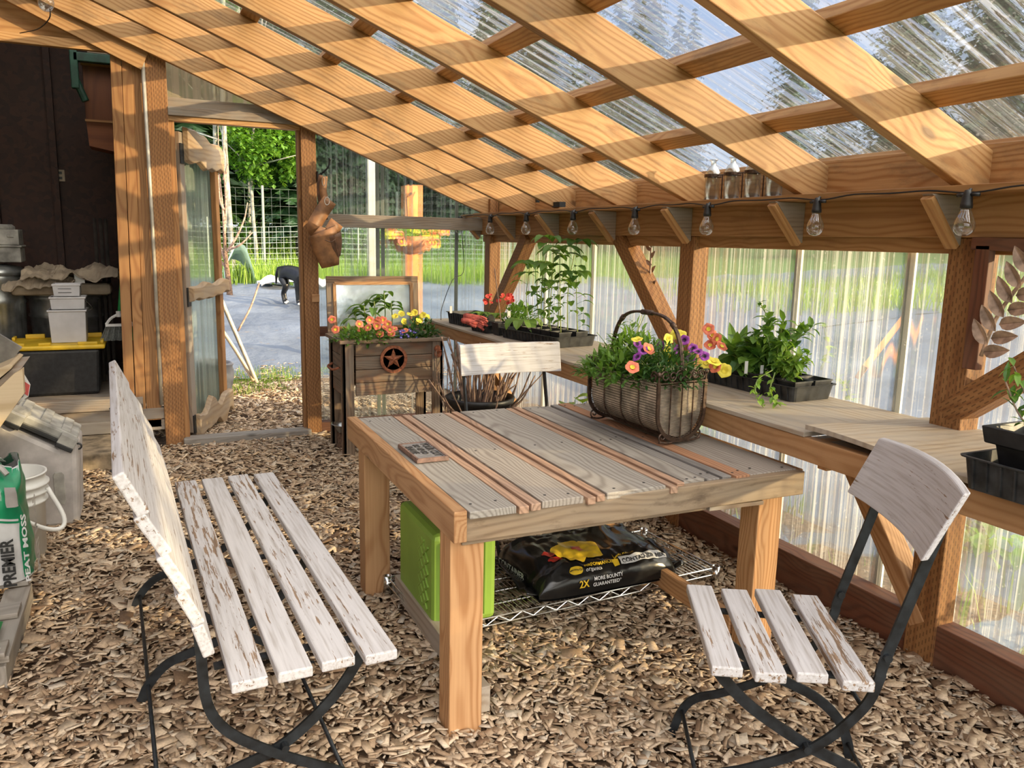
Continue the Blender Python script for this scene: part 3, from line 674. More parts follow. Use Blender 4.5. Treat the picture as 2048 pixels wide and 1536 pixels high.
# ================================================================ TABLE
tb = thing('work_table', 'long wooden table topped with mixed grey and orange salvaged boards', 'table', (1.37, 2.6, 0))
ZT = 0.71
m = MB(); bd = rnd
seams = [(0.781, 0.928, 0.05, 0), (0.932, 0.968, 0.75, 0), (0.970, 1.006, 0.72, 0), (1.010, 1.152, 0.25, 0.01), (1.156, 1.188, 0.75, 0), (1.190, 1.222, 0.78, 0.004),
         (1.228, 1.446, 0.10, 0.012), (1.452, 1.484, 0.75, 0), (1.487, 1.520, 0.80, 0.004), (1.524, 1.610, 0.12, 0.02), (1.614, 1.668, 0.45, 0.016), (1.671, 1.712, 0.50, 0.012),
         (1.718, 1.780, 1.0, 0.0), (1.784, 1.99, 0.27, 0.012)]
YN, YF = 1.975, 3.215
for i, (a, b, t, dy) in enumerate(seams):   # salvaged boards of many widths
    th = 0.022; zz = ZT-th/2-(0.004 if i % 3 == 1 else 0)
    ya = YN+dy-(0.0 if i > 7 else 0.012); sk = 0.010
    m.beam(((a+b)/2+sk*0.0, ya, zz), ((a+b)/2-0.004, YF-dy, zz), b-a-0.005, th, tint=t)
m.build('tabletop', 'table', tb, bevel=0.002)
m = MB(); rr = random.Random(3)
for (a, b, t, dy) in seams:
    if b-a > .05:
        for y in (YN+.05, 2.55, YF-.06):
            for f in (.22, .74): m.lathe([(0.0045, 0), (0.0045, 0.0012), (0, 0.0012)], (a+(b-a)*f+rr.uniform(-.006, .006), y+rr.uniform(-.02, .02), ZT-.0002), 8)
m.build('nail_heads', 'ink', tb)
m = MB(); m.box((0.738, 1.965, 0.622), (0.777, 3.24, 0.714)); m.build('apron', 'newwood', tb, bevel=0.003)
m = MB(); m.beam((0.779, 2.005, 0.652), (1.995, 1.968, 0.664), 0.03, 0.082); m.build('apron', 'tabapron', tb, bevel=0.004)
m = MB(); m.box((1.985, 1.99, 0.628), (2.022, 3.2, 0.70)); m.build('apron', 'newwood', tb, bevel=0.003)
m = MB(); m.box((0.78, 3.18, 0.61), (1.985, 3.21, 0.685)); m.build('apron', 'tabapron', tb, bevel=0.003)
m = MB(); m.beam((0.78, 2.03, 0.604), (1.62, 2.01, 0.612), 0.04, 0.018); m.build('batten', 'tabapron', tb, bevel=0.002)
m = MB(); m.beam((1.62, 1.99, 0.61), (1.84, 1.985, 0.607), 0.03, 0.014); m.build('batten', 'grey', tb, bevel=0.002)
for x, y in ((0.748, 2.02), (0.755, 3.03), (1.875, 2.03), (1.86, 3.07)):
    m = MB(); m.box((x, y, -0.03), (x+0.104, y+0.09, 0.688)); m.build('leg', 'newwood', tb, bevel=0.003)
m = MB(); m.box((0.855, 2.05, 0.03), (0.893, 2.95, 0.115)); m.build('stretcher', 'ply', tb, bevel=0.003)
m = MB(); m.box((1.87, 2.13, 0.05), (1.905, 3.06, 0.13)); m.build('stretcher', 'newwood', tb, bevel=0.003)
# plaque lying on the table
pq = thing('plaque', 'small dark square plaque with raised words lying on the table', 'plaque', (0.85, 2.57, 0.713))
pc = [V((0.793, 2.467, 0)), V((0.908, 2.466, 0)), V((0.906, 2.69, 0)), V((0.791, 2.684, 0))]
m = MB(); m.beam((0.850, 2.467, 0.7185), (0.849, 2.688, 0.7185), 0.114, 0.011); m.build('backing', 'plaqueedge', pq, bevel=0.0015)
m = MB(); m.beam((0.850, 2.474, 0.7245), (0.849, 2.681, 0.7245), 0.100, 0.003); m.build('face', 'plaque', pq, bevel=0.001)
m = MB()
for a, b in (((0.798, 2.472), (0.903, 2.472)), ((0.903, 2.472), (0.901, 2.684)), ((0.901, 2.684), (0.796, 2.681)), ((0.796, 2.681), (0.798, 2.472))):
    m.beam((*a, 0.726), (*b, 0.726), 0.007, 0.005)
m.build('rim', 'plaqueedge', pq)
m = MB()
def pt(ox, oy): return lambda x, y, z: (ox+y, oy-x, 0.7262+z)
for txt, ox, oy, sz in (('YOUR CUT', 0.868, 2.668, 0.036), ('SO UP SO', 0.836, 2.655, 0.030), ('SHAVE', 0.804, 2.640, 0.034)):
    text_mb(m, txt, sz, pt(ox, oy), bold=0.0012, ext=0.0012)
m.fixn = False; m.build('lettering', 'ink', pq)

# ================================================================ FOLDING SLATTED SEATS
def wpaint(m, p0, p1, w, t, up, tint=None): m.beam(p0, p1, w, t, up=up, tint=tint)
def folding_seat(name, label, cat, O, dv, wv, Ln, frames, backs, depth, zs, prof1, prof2, nslat=4, sw=0.075, curved=False, group=None, arch=0.012):
    """O: seat front corner on the floor; dv points from front to back, wv along the slats"""
    O = V(O); dv = V(dv).normalized(); wv = V(wv).normalized(); Z = V((0, 0, 1))
    def P(s, w, z): return O+dv*s+wv*w+Z*z
    t = thing(name, label, cat, tuple(P(depth/2, Ln/2, 0)), group)
    m = MB(); gap = (depth-nslat*sw)/(nslat-1)
    for i in range(nslat):
        s_ = sw/2+i*(sw+gap); j = rnd.uniform(-.012, .012)
        m.beam(P(s_, 0+j, zs-0.012), P(s_, Ln+j, zs-0.012), sw, 0.026, tint=[0.35, 0.75, 0.15, 0.98][i % 4])
    m.build('seat', 'paint', t, bevel=0.004)
    if curved:      # one wide curved back board
        s0, z0, s1, z1 = backs; m = MB(); n = 10; vs = []; gs = []
        A = V((s1-s0, 0, z1-z0)).normalized()
        for i in range(n+1):
            u = i/n; bow = -0.028*(4*u*(1-u))*-1
            hh = arch*math.sin(math.pi*u)
            for (s, z, o) in ((s0, z0, 0), (s0, z0, 1), (s1, z1+hh, 1), (s1, z1+hh, 0)):
                vs.append(P(s+bow-0.034+(0.016 if o else 0), -0.035+(Ln+0.03)*u, z+(0.004 if o else 0))); gs.append(((Ln+.03)*u+5+arch*200, (z-z0)*1.2, 0.02*o))
        fs = [(0, 1, 2, 3), (4*n+3, 4*n+2, 4*n+1, 4*n)]+[(i*4+j, i*4+4+j, i*4+4+(j+1) % 4, i*4+(j+1) % 4) for i in range(n) for j in range(4)]
        m._add(vs, fs, gs, 0.55); m.build('backrest', 'paint', t, bevel=0.004)
    else:
        m = MB()
        for (s0, z0, s1, z1) in backs:
            c = ((s0+s1)/2, (z0+z1)/2); ax = V((s1-s0, 0, z1-z0)); w_ = ax.length
            nrm = (dv*-(z1-z0)+Z*(s1-s0)).normalized()
            m.beam(P(c[0], 0.01, c[1])-nrm*0.013, P(c[0], Ln-0.01, c[1])-nrm*0.013, w_, 0.026, up=nrm, tint=rnd.uniform(0, .6))
        m.build('backrest', 'paint', t, bevel=0.004)
    for k, w in enumerate(frames):
        m = MB(); m.flatbar(curve([P(s, w, z) for s, z in prof1], 5), 0.024, 0.008, wv); m.build('back_leg_bar', 'iron', t)
        o_ = 0.012 if w < Ln/2 else -0.012
        m = MB(); m.flatbar(curve([P(s, w+o_, z) for s, z in prof2], 5), 0.028, 0.008, wv); m.build('front_leg_bar', 'iron', t)
        m = MB(); m.beam(P(0.01, w+o_*2, zs-0.034), P(depth+0.02, w+o_*2, zs-0.034), 0.026, 0.007); m.build('seat_rail', 'iron', t)
        for s, z in (prof1[-1], prof2[-1]): m = MB(); m.blob(P(s, w, z+.006), 0.016, sc=(1, 1, .8), n=8, m=5); m.build('foot', 'iron', t)
        for s, z in ((prof2[3][0], prof2[3][1]), (prof1[1][0], prof1[1][1])): m = MB(); m.tube([P(s, w-0.014, z), P(s, w+0.014, z)], 0.010, 8); m.build('rivet', 'iron', t)
    f0, f1 = min(frames), max(frames)
    for s, z in ((prof1[-2][0], prof1[-2][1]), (prof2[-2][0], prof2[-2][1]), (prof1[3][0], prof1[3][1])):
        m = MB(); m.tube([P(s, f0, z), P(s, f1, z)], 0.006, 6); m.build('cross_rod', 'iron', t, smooth=True)
    return t, P
# two-seat bench at the left
b1 = [(0.585, 0.95), (0.50, 0.76), (0.445, 0.60), (0.435, 0.50), (0.425, 0.35), (0.375, 0.26), (0.26, 0.17), (0.10, 0.07), (0.03, 0.0)]
b2 = [(0.03, 0.44), (0.06, 0.37), (0.13, 0.28), (0.25, 0.19), (0.38, 0.15), (0.48, 0.12), (0.54, 0.06), (0.565, 0.0)]
bk = [(0.594, 0.962, 0.550, 0.868), (0.560, 0.868, 0.510, 0.775), (0.522, 0.775, 0.478, 0.686), (0.490, 0.686, 0.454, 0.606), (0.460, 0.606, 0.438, 0.530)]
bench, BP = folding_seat('folding_bench', 'long slatted folding bench in chipped white paint with black iron legs', 'bench', (0.512, 1.755, 0), (-1, -0.03, 0), (-0.036, 1, 0), 1.64,
             [0.13, 0.82, 1.52], bk, 0.385, 0.465, b1, b2, 4, 0.080)
# chair at the right
s1 = [(0.515, 0.90), (0.41, 0.50), (0.40, 0.445), (0.37, 0.36), (0.27, 0.245), (0.12, 0.165), (0.04, 0.135), (0.0, 0.09), (-0.03, 0.0)]
s2 = [(0.02, 0.42), (0.05, 0.385), (0.12, 0.32), (0.25, 0.24), (0.36, 0.19), (0.43, 0.13), (0.465, 0.055), (0.47, 0.0)]
folding_seat('folding_chair', 'white slatted folding chair with curved backrest at the right end of the table', 'chair', (1.185, 1.40, 0), (.825, -.565, 0), (.49, .87, 0), 0.47,
             [0.055, 0.40], (0.455, 0.775, 0.525, 0.935), 0.37, 0.46, s1, s2, 4, 0.074, curved=True, group='folding chairs')
# chair behind the table
folding_seat('folding_chair', 'white folding chair with one chipped back board standing behind the table', 'chair', (1.825, 3.06, 0), (0.03, 1, 0), (-1, 0.02, 0), 0.50,
             [0.03, 0.46], (0.455, 0.812, 0.485, 0.955), 0.37, 0.46, s1, s2, 4, 0.074, curved=True, group='folding chairs', arch=0.0)

# ================================================================ WIRE SHELF, CRATE, BAG under the table
wsx0, wsx1, wsy0, wsy1, wz = 0.885, 2.16, 2.53, 3.03, 0.075
ws = thing('wire_shelf', 'chrome wire rack shelf lying on the wood chips under the table', 'shelf', ((wsx0+wsx1)/2, (wsy0+wsy1)/2, 0))
# the shelf lies slightly turned
def wq(u, v, z=0.0): a = V((0.878, 2.515, 0)); ex = V((1.30, 0.075, 0)); ey = V((-0.035, 0.50, 0)); q = a+ex*u+ey*v; return V((q.x, q.y, wz+z))
m = MB()
for i in range(1, 62): m.tube([wq(i/62, 0, 0.004), wq(i/62, 1, 0.004)], 0.0017, 5)
m.build('wire_grid', 'chrome', ws, smooth=True)
m = MB()
for v in (0.2, 0.4, 0.6, 0.8): m.tube([wq(0, v, 0), wq(1, v, 0)], 0.003, 6)
m.build('support_wire', 'chrome', ws, smooth=True)
for (a, b) in (((0, 0), (1, 0)), ((1, 0), (1, 1)), ((1, 1), (0, 1)), ((0, 1), (0, 0))):
    m = MB(); A = wq(*a); B = wq(*b); n = 26 if abs(a[0]-b[0]) else 10
    m.tube([A+V((0, 0, .004)), B+V((0, 0, .004))], 0.0034, 6); m.tube([A-V((0, 0, .026)), B-V((0, 0, .026))], 0.0034, 6)
    m.tube([lin(A, B, i/n)+V((0, 0, .003 if i % 2 else -.025)) for i in range(n+1)], 0.0026, 5); m.build('edge_truss', 'chrome', ws)
for a in ((0, 0), (1, 0), (0, 1), (1, 1)):
    m = MB(); q = wq(*a); m.lathe([(0.010, -.065), (0.019, -.065), (0.019, 0.012), (0.014, 0.012), (0.014, -0.06)], q, 16); m.build('corner_collar', 'chrome', ws, smooth=True)
# lime green crate on its side
cr = thing('green_crate', 'lime green plastic bin standing on end under the table', 'bin', (1.0, 2.75, 0.08))
def cq(x, y, z): return V((0.865+0.05*y, 2.505, 0.085))+V((x, y-0.05*x, z))
CW, CD, CH = 0.222, 0.43, 0.35
m = MB()
def shell(x0, x1, y0, y1, z0, z1, t=0.012):
    m.box(cq(x0, y0, z0), cq(x0+t, y1, z1)); m.box(cq(x0, y0, z0), cq(x1, y1, z0+t)); m.box(cq(x0, y0, z1-t), cq(x1, y1, z1)); m.box(cq(x0, y0, z0), cq(x1, y0+t, z1)); m.box(cq(x0, y1-t, z0), cq(x1, y1, z1))
m.box(cq(0, 0, 0), cq(CW, CD, CH)); m.build('bin_body', 'limecrate', cr, bevel=0.022)
m = MB()
for i in range(11):       # raised lattice on the outer side
    for s in (-1, 1):
        y0_, z0_ = 0.05, -0.15+0.048*i*(1)+(0.2 if s < 0 else 0); y1_ = 0.38; z1_ = z0_+0.26*s
        A = [y0_, z0_]; B = [y1_, z1_]
        # clip to the panel
        for q, o in ((A, B), (B, A)):
            for lo, hi in ((0.05, 0.30),):
                if q[1] < lo and o[1] != q[1]: f = (lo-q[1])/(o[1]-q[1]); q[0] += (o[0]-q[0])*f; q[1] = lo
                if q[1] > hi and o[1] != q[1]: f = (hi-q[1])/(o[1]-q[1]); q[0] += (o[0]-q[0])*f; q[1] = hi
        if abs(A[0]-B[0]) > 0.03: m.beam(cq(-0.003, A[0], A[1]), cq(-0.003, B[0], B[1]), 0.009, 0.012, up=(1, 0, 0))
m.build('lattice_relief', 'limecrate', cr, bevel=0.002)
m = MB()
for k, (a, t_) in enumerate(((0.03, 0.010), (0.055, 0.008))):
    for p0, p1 in (((a, a), (CW-a, a)), ((CW-a, a), (CW-a, CH-a)), ((CW-a, CH-a), (a, CH-a)), ((a, CH-a), (a, a))):
        m.beam(cq(p0[0], -0.002, p0[1]), cq(p1[0], -0.002, p1[1]), t_, 0.008, up=(0, 1, 0))
m.build('rim_relief', 'limecrate', cr, bevel=0.003)
# potting mix bag
bg = thing('potting_mix_bag', 'black plastic sack of potting mix with yellow flower print on the wire shelf', 'bag', (1.50, 2.75, 0.09))
BO = V((1.315, 2.545, 0.083)); bx = V((1, 0.02, 0)).normalized(); by = V((0.0, 1, 0)).normalized(); BL, BW, BH = 0.645, 0.45, 0.115
def bag(u, v):
    """u along 0..1, v 0..1 from bottom front over the top to the bottom back"""
    e = 0.5; a = math.pi*v; cx = -math.cos(a); cz = math.sin(a)
    X = math.copysign(abs(cx)**0.55, cx); Zz = abs(cz)**0.55
    k = min(1.0, max(0.0, 1-abs(2*u-1)**7)); h = BH*(0.22+0.78*k**0.6)
    wr = 0.010*noise.noise(V((u*7, v*9, 3)))+0.006*noise.noise(V((u*19, v*25, 1)))
    tuck = 0.90+0.10*k
    ridge = 0.035*math.exp(-((u-0.66-0.3*(v-0.5))/0.07)**2)*max(0, min(1, (v-0.35)*3))*(1 if v < 0.92 else 0)
    q = BO+bx*(BL*u)+by*(BW*(0.5+0.5*X*tuck))+V((0, 0, 0.01+(h+wr*1.6*Zz)*Zz+ridge*Zz))
    return q
m = MB(); m.grid(bag, 70, 44)
m.grid(lambda u, v: bag(u, v)*1.0-V((0, 0, (bag(u, v).z-0.085)*0.98)), 20, 12)
m.build('bag_body', 'bagblack', bg, smooth=True)
for (uu, s) in ((0.0, -1), (1.0, 1)):
    m = MB(); m.grid(lambda a, v: lin(bag(uu, 0.12+0.76*v), bag(uu, 0.12+0.76*v)*1, 0)+bx*(s*0.05*a)+V((0, 0, 0.012*math.sin(v*14)*a+0.01*a)), 3, 30); m.build('seam_flap', 'bagblack', bg, smooth=True, solid=0.002)
_vs = [i/400 for i in range(401)]; _pp = [bag(.5, v) for v in _vs]; _al = [0.0]
for i in range(400): _al.append(_al[-1]+(_pp[i+1]-_pp[i]).length)
def bagpt(x, y, lift=0.0035):
    """x metres along, y metres up the front and over the top"""
    v = float(np.interp(max(0.0, y-0.012), _al, _vs)); e = 1e-3; u = x/BL; p = bag(u, v); nx = (bag(u+e, v)-p).cross(bag(u, v+e)-p).normalized()
    if nx.z < 0 and y > 0.1: nx = -nx
    if nx.dot(V((0, -1, 0.8))) < 0: nx = -nx
    return p+nx*lift
def bagpatch(name, x0, y0, x1, y1, mt, lift=0.003, nx=30, ny=8):
    m = MB(); m.grid(lambda u, v: bagpt(x0+(x1-x0)*u, y0+(y1-y0)*v, lift), nx, ny); return m.build(name, mt, bg, smooth=True)
def bagdisc(m, cx, cy, rx, ry, lift=0.003, n=26, rag=0.0):
    vs = [bagpt(cx, cy, lift)]; rings = 4
    for k in range(1, rings+1):
        for i in range(n):
            a = 2*math.pi*i/n; r_ = k/rings*(1+rag*math.sin(5*a+cx*40)*0.5+rag*noise.noise(V((a*2, cx*9, 0))))
            vs.append(bagpt(cx+rx*r_*math.cos(a), cy+ry*r_*math.sin(a), lift))
    fs = [(0, 1+i, 1+(i+1) % n) for i in range(n)]
    for k in range(rings-1):
        for i in range(n): fs.append((1+k*n+i, 1+(k+1)*n+i, 1+(k+1)*n+(i+1) % n, 1+k*n+(i+1) % n))
    m._add(vs, fs)
m = MB()
for a in range(5):
    t_ = a*1.257+0.4; bagdisc(m, 0.235+0.060*math.cos(t_), 0.245+0.056*math.sin(t_), 0.052, 0.046, 0.0035+a*0.0004, rag=.12)
m.build('flower_print', 'bagyellow', bg, smooth=True)
m = MB(); bagdisc(m, 0.235, 0.245, 0.024, 0.020, 0.0065, rag=.3); bagdisc(m, 0.12, 0.205, 0.032, 0.022, 0.003, rag=.2); bagdisc(m, 0.11, 0.25, 0.030, 0.02, 0.003, rag=.2); m.build('flower_print', 'bagred', bg, smooth=True)
m = MB(); bagdisc(m, 0.165, 0.110, 0.030, 0.022, 0.003); m.build('round_logo', 'bagyellow', bg, smooth=True)
bagpatch('title_strip', 0.372, 0.100, 0.598, 0.140, 'bagwhite', 0.003)
m = MB(); m.prism([(-.012, -.03), (.012, -.03), (.016, .004), (-.016, .004)], 0, 0.001)
vs = [tuple(bagpt(0.350+x, 0.125+z, 0.004)) for x, y, z in m.v]; m.v = vs
m.leaf(bagpt(0.350, 0.13, 0.005), (bx+V((0, 0, 1)))*1, 0.03, 0.012, 0); m.leaf(bagpt(0.350, 0.13, 0.005), (-bx+V((0, 0, 1.6)))*1, 0.028, 0.012, 0); m.fixn = False
m.build('pot_logo', 'bagyellow', bg)
def btext(name, rows, mt, lift=0.0045):
    m = MB(); m.fixn = False
    for t_, x, y, sz, b in rows: text_mb(m, t_, sz, lambda a, c, d: bagpt(x+a, y+c, lift), bold=b)
    return m.build(name, mt, bg)
btext('lettering', [('CONTAINER MIX', 0.378, 0.108, 0.0275, 0.001), ('Miracle-Gro', 0.137, 0.106, 0.0125, 0.0003)], 'ink', 0.0052)
btext('lettering', [('PERFORMANCE', 0.205, 0.116, 0.0185, 0.0005), ('2X', 0.165, 0.040, 0.036, 0.0009), ('ALL PURPOSE', 0.378, 0.148, 0.013, 0.0002)], 'bagyellow')
btext('lettering', [('organics', 0.205, 0.092, 0.022, 0.0003), ('MORE BOUNTY', 0.232, 0.058, 0.019, 0.0004), ('GUARANTEED*', 0.226, 0.037, 0.019, 0.0004)], 'bagwhite')
m = MB(); m.fixn = False
def endpt(x, y, z=0): p = bag(0.0, 0.5); return V((BO.x-0.004+0.012*0-0.03*0, 0, 0))+V((0, BO.y+BW*0.93-x, 0.10+y*1.0))
text_mb(m, 'CONTAINER', 0.036, lambda a, c, d: tuple(bag(0.03, 0.2)*0+V((BO.x+0.012-0.10*(0.38-a)*0.0-0.1*(0.36-a), BO.y+0.36-a, 0.118+c)) ), bold=0.001)
m.build('lettering', 'bagwhite', bg)
# ================================================================ PLANT HELPERS
def rvec(s=1.0): return V((rnd.uniform(-s, s), rnd.uniform(-s, s), rnd.uniform(-s, s)))
def petunia(mb_p, mb_c, c, d, r, cols=(0, 1)):
    """five-lobed trumpet flower facing d; throat goes to mb_c"""
    d = V(d).normalized(); u = d.cross(V((0, 0, 1)))
    if u.length < .1: u = V((1, 0, 0))
    u.normalize(); w = d.cross(u); c = V(c); n = 20; vs = []
    for (k, h) in ((0.16, -0.55), (0.34, -0.12), (0.75, 0.05), (1.0, -0.02)):
        for i in range(n):
            a = 2*math.pi*i/n; lobe = 1+(0.065*math.cos(5*a)+0.025*math.sin(11*a+c.x*50))*k
            vs.append(c+(u*math.cos(a)+w*math.sin(a))*(r*k*lobe)+d*(r*(h+0.06*k*math.cos(5*a+1))))
    fs = [(j*n+i, j*n+(i+1) % n, (j+1)*n+(i+1) % n, (j+1)*n+i) for j in range(3) for i in range(n)]
    mb_p._add(vs, fs)
    if mb_c is not None:
        vs = [c-d*r*0.25]+[c+(u*math.cos(2*math.pi*i/12)+w*math.sin(2*math.pi*i/12))*(r*0.36)+d*r*0.012 for i in range(12)]
        mb_c._add(vs, [(0, 1+i, 1+(i+1) % 12) for i in range(12)])
def flower(name, parent, c, d, r, petal, throat):
    a = MB(); a.fixn = False; b = MB(); b.fixn = False
    petunia(a, b, c, d, r); a.v += []; o = a.build(name, petal, parent, smooth=True)
    b.build('throat', throat, o); return o
def foliage(m, c, ext, n, L_, w, seed=1, upb=0.5, droop=0.5, dome=True):
    rr = random.Random(seed); c = V(c)
    for i in range(n):
        while True:
            p = V((rr.uniform(-1, 1), rr.uniform(-1, 1), rr.uniform(0, 1)))
            if not dome or p.length < 1.0: break
        q = c+V((p.x*ext[0], p.y*ext[1], p.z*ext[2]))
        d = V((p.x+rr.uniform(-.7, .7), p.y+rr.uniform(-.7, .7), rr.uniform(-0.3, 0.9)+upb*p.z))
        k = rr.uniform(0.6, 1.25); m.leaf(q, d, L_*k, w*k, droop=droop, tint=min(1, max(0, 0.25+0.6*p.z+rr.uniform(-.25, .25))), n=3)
# ================================================================ BASKET of petunias on the table
bk_ = thing('wire_basket', 'oblong dark metal wire basket with scrolls and arched handle full of petunias', 'basket', (1.83, 2.62, 0.715))
B0 = V((1.80, 2.395, 0.725)); bex = V((1, 0.10, 0)).normalized(); bey = V((-0.05, 1, 0)).normalized(); HW = 0.115; BLn = 0.46; BHt = 0.225
def bq(x, y, z): return B0+bex*x+bey*y+V((0, 0, z))
def uprof(t, k=1.0):
    """half-round trough section, t -1..1"""
    a = t*math.pi/2*1.0
    if abs(t) > 0.62: s = math.copysign(1, t); f = (abs(t)-0.62)/0.38; return (s*HW*k*(0.985+0.015*f), (0.105+f*(BHt-0.105)))
    a = t/0.62*math.pi/2; return (HW*k*math.sin(a)*0.985, 0.105*(1-math.cos(a))+ (1-k)*0.1)
for y in (0.0, BLn):
    m = MB(); m.flatbar([bq(*(lambda q: (q[0], y, q[1]))(uprof(t/24))) for t in range(-24, 25)], 0.014, 0.008, bey)
    m.tube([bq(-HW, y, BHt-0.005), bq(HW, y, BHt-0.005)], 0.004, 6); m.build('end_frame', 'bronze', bk_)
for y in (0.12, 0.235, 0.35):
    m = MB(); m.tube([bq(*(lambda q: (q[0], y, q[1]))(uprof(t/24))) for t in range(-24, 25)], 0.0035, 6); m.build('rib', 'bronze', bk_, smooth=True)
m = MB()
for t in np.linspace(-0.98, 0.98, 62):      # closely spaced lengthwise wires
    x, z = uprof(t); m.tube([bq(x, 0, z), bq(x+0.001*math.sin(t*40), BLn*.5, z), bq(x, BLn, z)], 0.0012, 4, cap=False)
m.build('side_wires', 'bronze', bk_)
for y in (0.001, BLn-0.001):
    m = MB()
    for z in np.linspace(0.008, BHt-0.006, 40):
        hw = HW*0.985 if z > 0.105 else HW*0.985*math.sqrt(max(0, 1-((0.105-z)/0.105)**2)); m.tube([bq(-hw, y, z), bq(hw, y, z)], 0.0012, 4, cap=False)
    for x in (-0.055, 0.0, 0.055):
        z0 = 0.105*(1-math.sqrt(1-(x/HW)**2)); m.tube([bq(x, y-.002, z0), bq(x, y-.002, BHt)], 0.003, 6)
    m.build('end_wires', 'bronze', bk_)
m = MB()
m.grid(lambda u, v: bq(uprof(2*u-1, 0.95)[0], 0.012+(BLn-0.024)*v, uprof(2*u-1, 0.95)[1]*0.97+0.006+0.003*noise.noise(V((u*20, v*9, 0)))), 40, 24)
for y in (0.012, BLn-0.012):
    m.grid(lambda u, v: bq((2*u-1)*HW*0.93*math.sqrt(max(0.0, 1-max(0, (0.10-0.2*v))**2/0.0102)) if v < .5 else (2*u-1)*HW*0.93, y+0.003*noise.noise(V((u*6, v*6, 2))), 0.012+0.20*v), 16, 16)
m.build('liner', 'liner', bk_, smooth=True)
def scroll(m, c, ax, az, r, turns=1.4, s=1, r0=0.25, n=26, th=0.0035):
    pts = [V(c)+V(ax)*(r*(r0+(1-r0)*k/n)*math.cos(s*2*math.pi*turns*k/n))+V(az)*(r*(r0+(1-r0)*k/n)*math.sin(s*2*math.pi*turns*k/n)) for k in range(n+1)]
    m.tube(pts, th, 6); return pts[-1]
m = MB()
for y in (-0.002, BLn+0.002):
    for x, s in ((-0.088, 1), (-0.052, -1), (-0.016, 1), (0.020, -1), (0.056, 1), (0.092, -1)):
        scroll(m, bq(x, y, BHt+0.022), bex, (0, 0, 1), 0.021, 1.5, s)
for x in (-HW, HW):
    for y in (0.03, BLn-0.03): scroll(m, bq(x, y, BHt+0.018), bey, (0, 0, 1), 0.02, 1.4, 1)
for x in (-HW, HW):
    for y in (0, BLn): m.blob(bq(x, y, BHt+0.03), 0.010, n=8, m=6); m.tube([bq(x, y, BHt-0.01), bq(x, y, BHt+0.03)], 0.004, 6)
m.build('scrollwork', 'bronze', bk_)
for y in (0.0, BLn):
    m = MB()
    for s in (-1, 1):
        e = bq(s*0.085, y, 0.012); scroll(m, e+V((0, 0, 0.006)), bex*s, (0, 0, 1), 0.020, 1.3, -1)
        m.tube(curve([bq(s*0.10, y, 0.0), bq(s*0.05, y, -0.006), bq(0, y, 0.006)], 6), 0.004, 6)
    m.build('foot', 'bronze', bk_)
m = MB(); hp = []
for k in range(0, 31):
    a = math.pi*k/30; y = BLn/2-(BLn/2-0.002)*math.copysign(abs(math.cos(a))**0.62, math.cos(a)); z = BHt-0.01+0.245*abs(math.sin(a))**0.75
    hp.append(bq(-0.005, y, z))
for dx in (-0.004, 0.004):
    m.tube([p+bex*dx for p in hp], 0.0055, 7)
for k in (9, 15, 21): m.tube([hp[k]+(hp[k+1]-hp[k])*t for t in (-.6, .6)], 0.0105, 8)
m.build('handle', 'bronze', bk_, smooth=True)
def petplant(name, label, cat, c, ext, nleaf, seed, mt, group=None, L_=0.045, w=0.018, droop=.5, soil=True):
    t = thing(name, label, cat, tuple(c), group); m = MB(); m.fixn = False
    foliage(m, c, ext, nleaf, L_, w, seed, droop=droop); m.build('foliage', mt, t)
    m = MB(); rr = random.Random(seed)
    for k in range(10):
        e = V(c)+V((rr.uniform(-ext[0], ext[0])*.8, rr.uniform(-ext[1], ext[1])*.8, ext[2]*rr.uniform(.5, 1)))
        m.tube(curve([V(c)+rvec(.01), (V(c)+e)/2+rvec(.02), e], 4), 0.0014, 4)
    m.build('stems', 'stem', t); return t
bc = bq(0, BLn*0.5, 0.20)
t1 = petplant('petunia', 'purple petunia with dark throats growing in the wire basket', 'flowers', bq(0.0, 0.12, 0.20), (0.14, 0.17, 0.15), 800, 11, 'leafdark', L_=0.040, w=0.015)
t2 = petplant('petunia', 'yellow petunia growing in the wire basket', 'flowers', bq(0.02, 0.34, 0.20), (0.15, 0.17, 0.16), 750, 12, 'leaf', L_=0.042, w=0.015)
t3 = petplant('petunia', 'coral and orange petunia spilling over the edge of the wire basket', 'flowers', bq(-0.09, 0.30, 0.19), (0.13, 0.22, 0.09), 480, 13, 'leaf', L_=0.05, w=0.02)
m = MB(); m.fixn = False; foliage(m, bq(.06, .42, .24), (.10, .10, .17), 230, .04, .014, 15); m.build('foliage', 'leaf', t3)
m = MB()
for e in ((0.10, 0.40, .43), (0.07, .44, .40), (0.13, .38, .37), (0.09, .36, .45)): m.tube(curve([bq(.02, .34, .2), bq(.05, .38, .32), bq(*e)], 4), .0016, 4)
m.build('stems', 'stem', t3)
CAMV = V((0, 0, CAMH))
def face(p, j=0.5, k=0.7): d = (CAMV-V(p)).normalized()*k+V((0, 0, 0.35))+rvec(j); return d
def at(px, py, ax, val):
    """point on a plane x/y/z = val seen at photo pixel (px, py): used to set real positions"""
    d = (fw*FPX+r2*(px-1024)-u2*(py-768)).normalized(); i = 'xyz'.index(ax); c = V((0, 0, CAMH)); return c+d*((val-c[i])/d[i])
for px, py in ((1275, 687), (1286, 700), (1274, 713), (1369, 680), (1386, 697), (1396, 702), (1381, 718), (1323, 692), (1357, 700), (1409, 712)):
    p = at(px, py, 'y', 2.50+rnd.uniform(-.06, .06)); flower('flower', t1, p, face(p), 0.020, 'purplepetal', 'blackpetal')
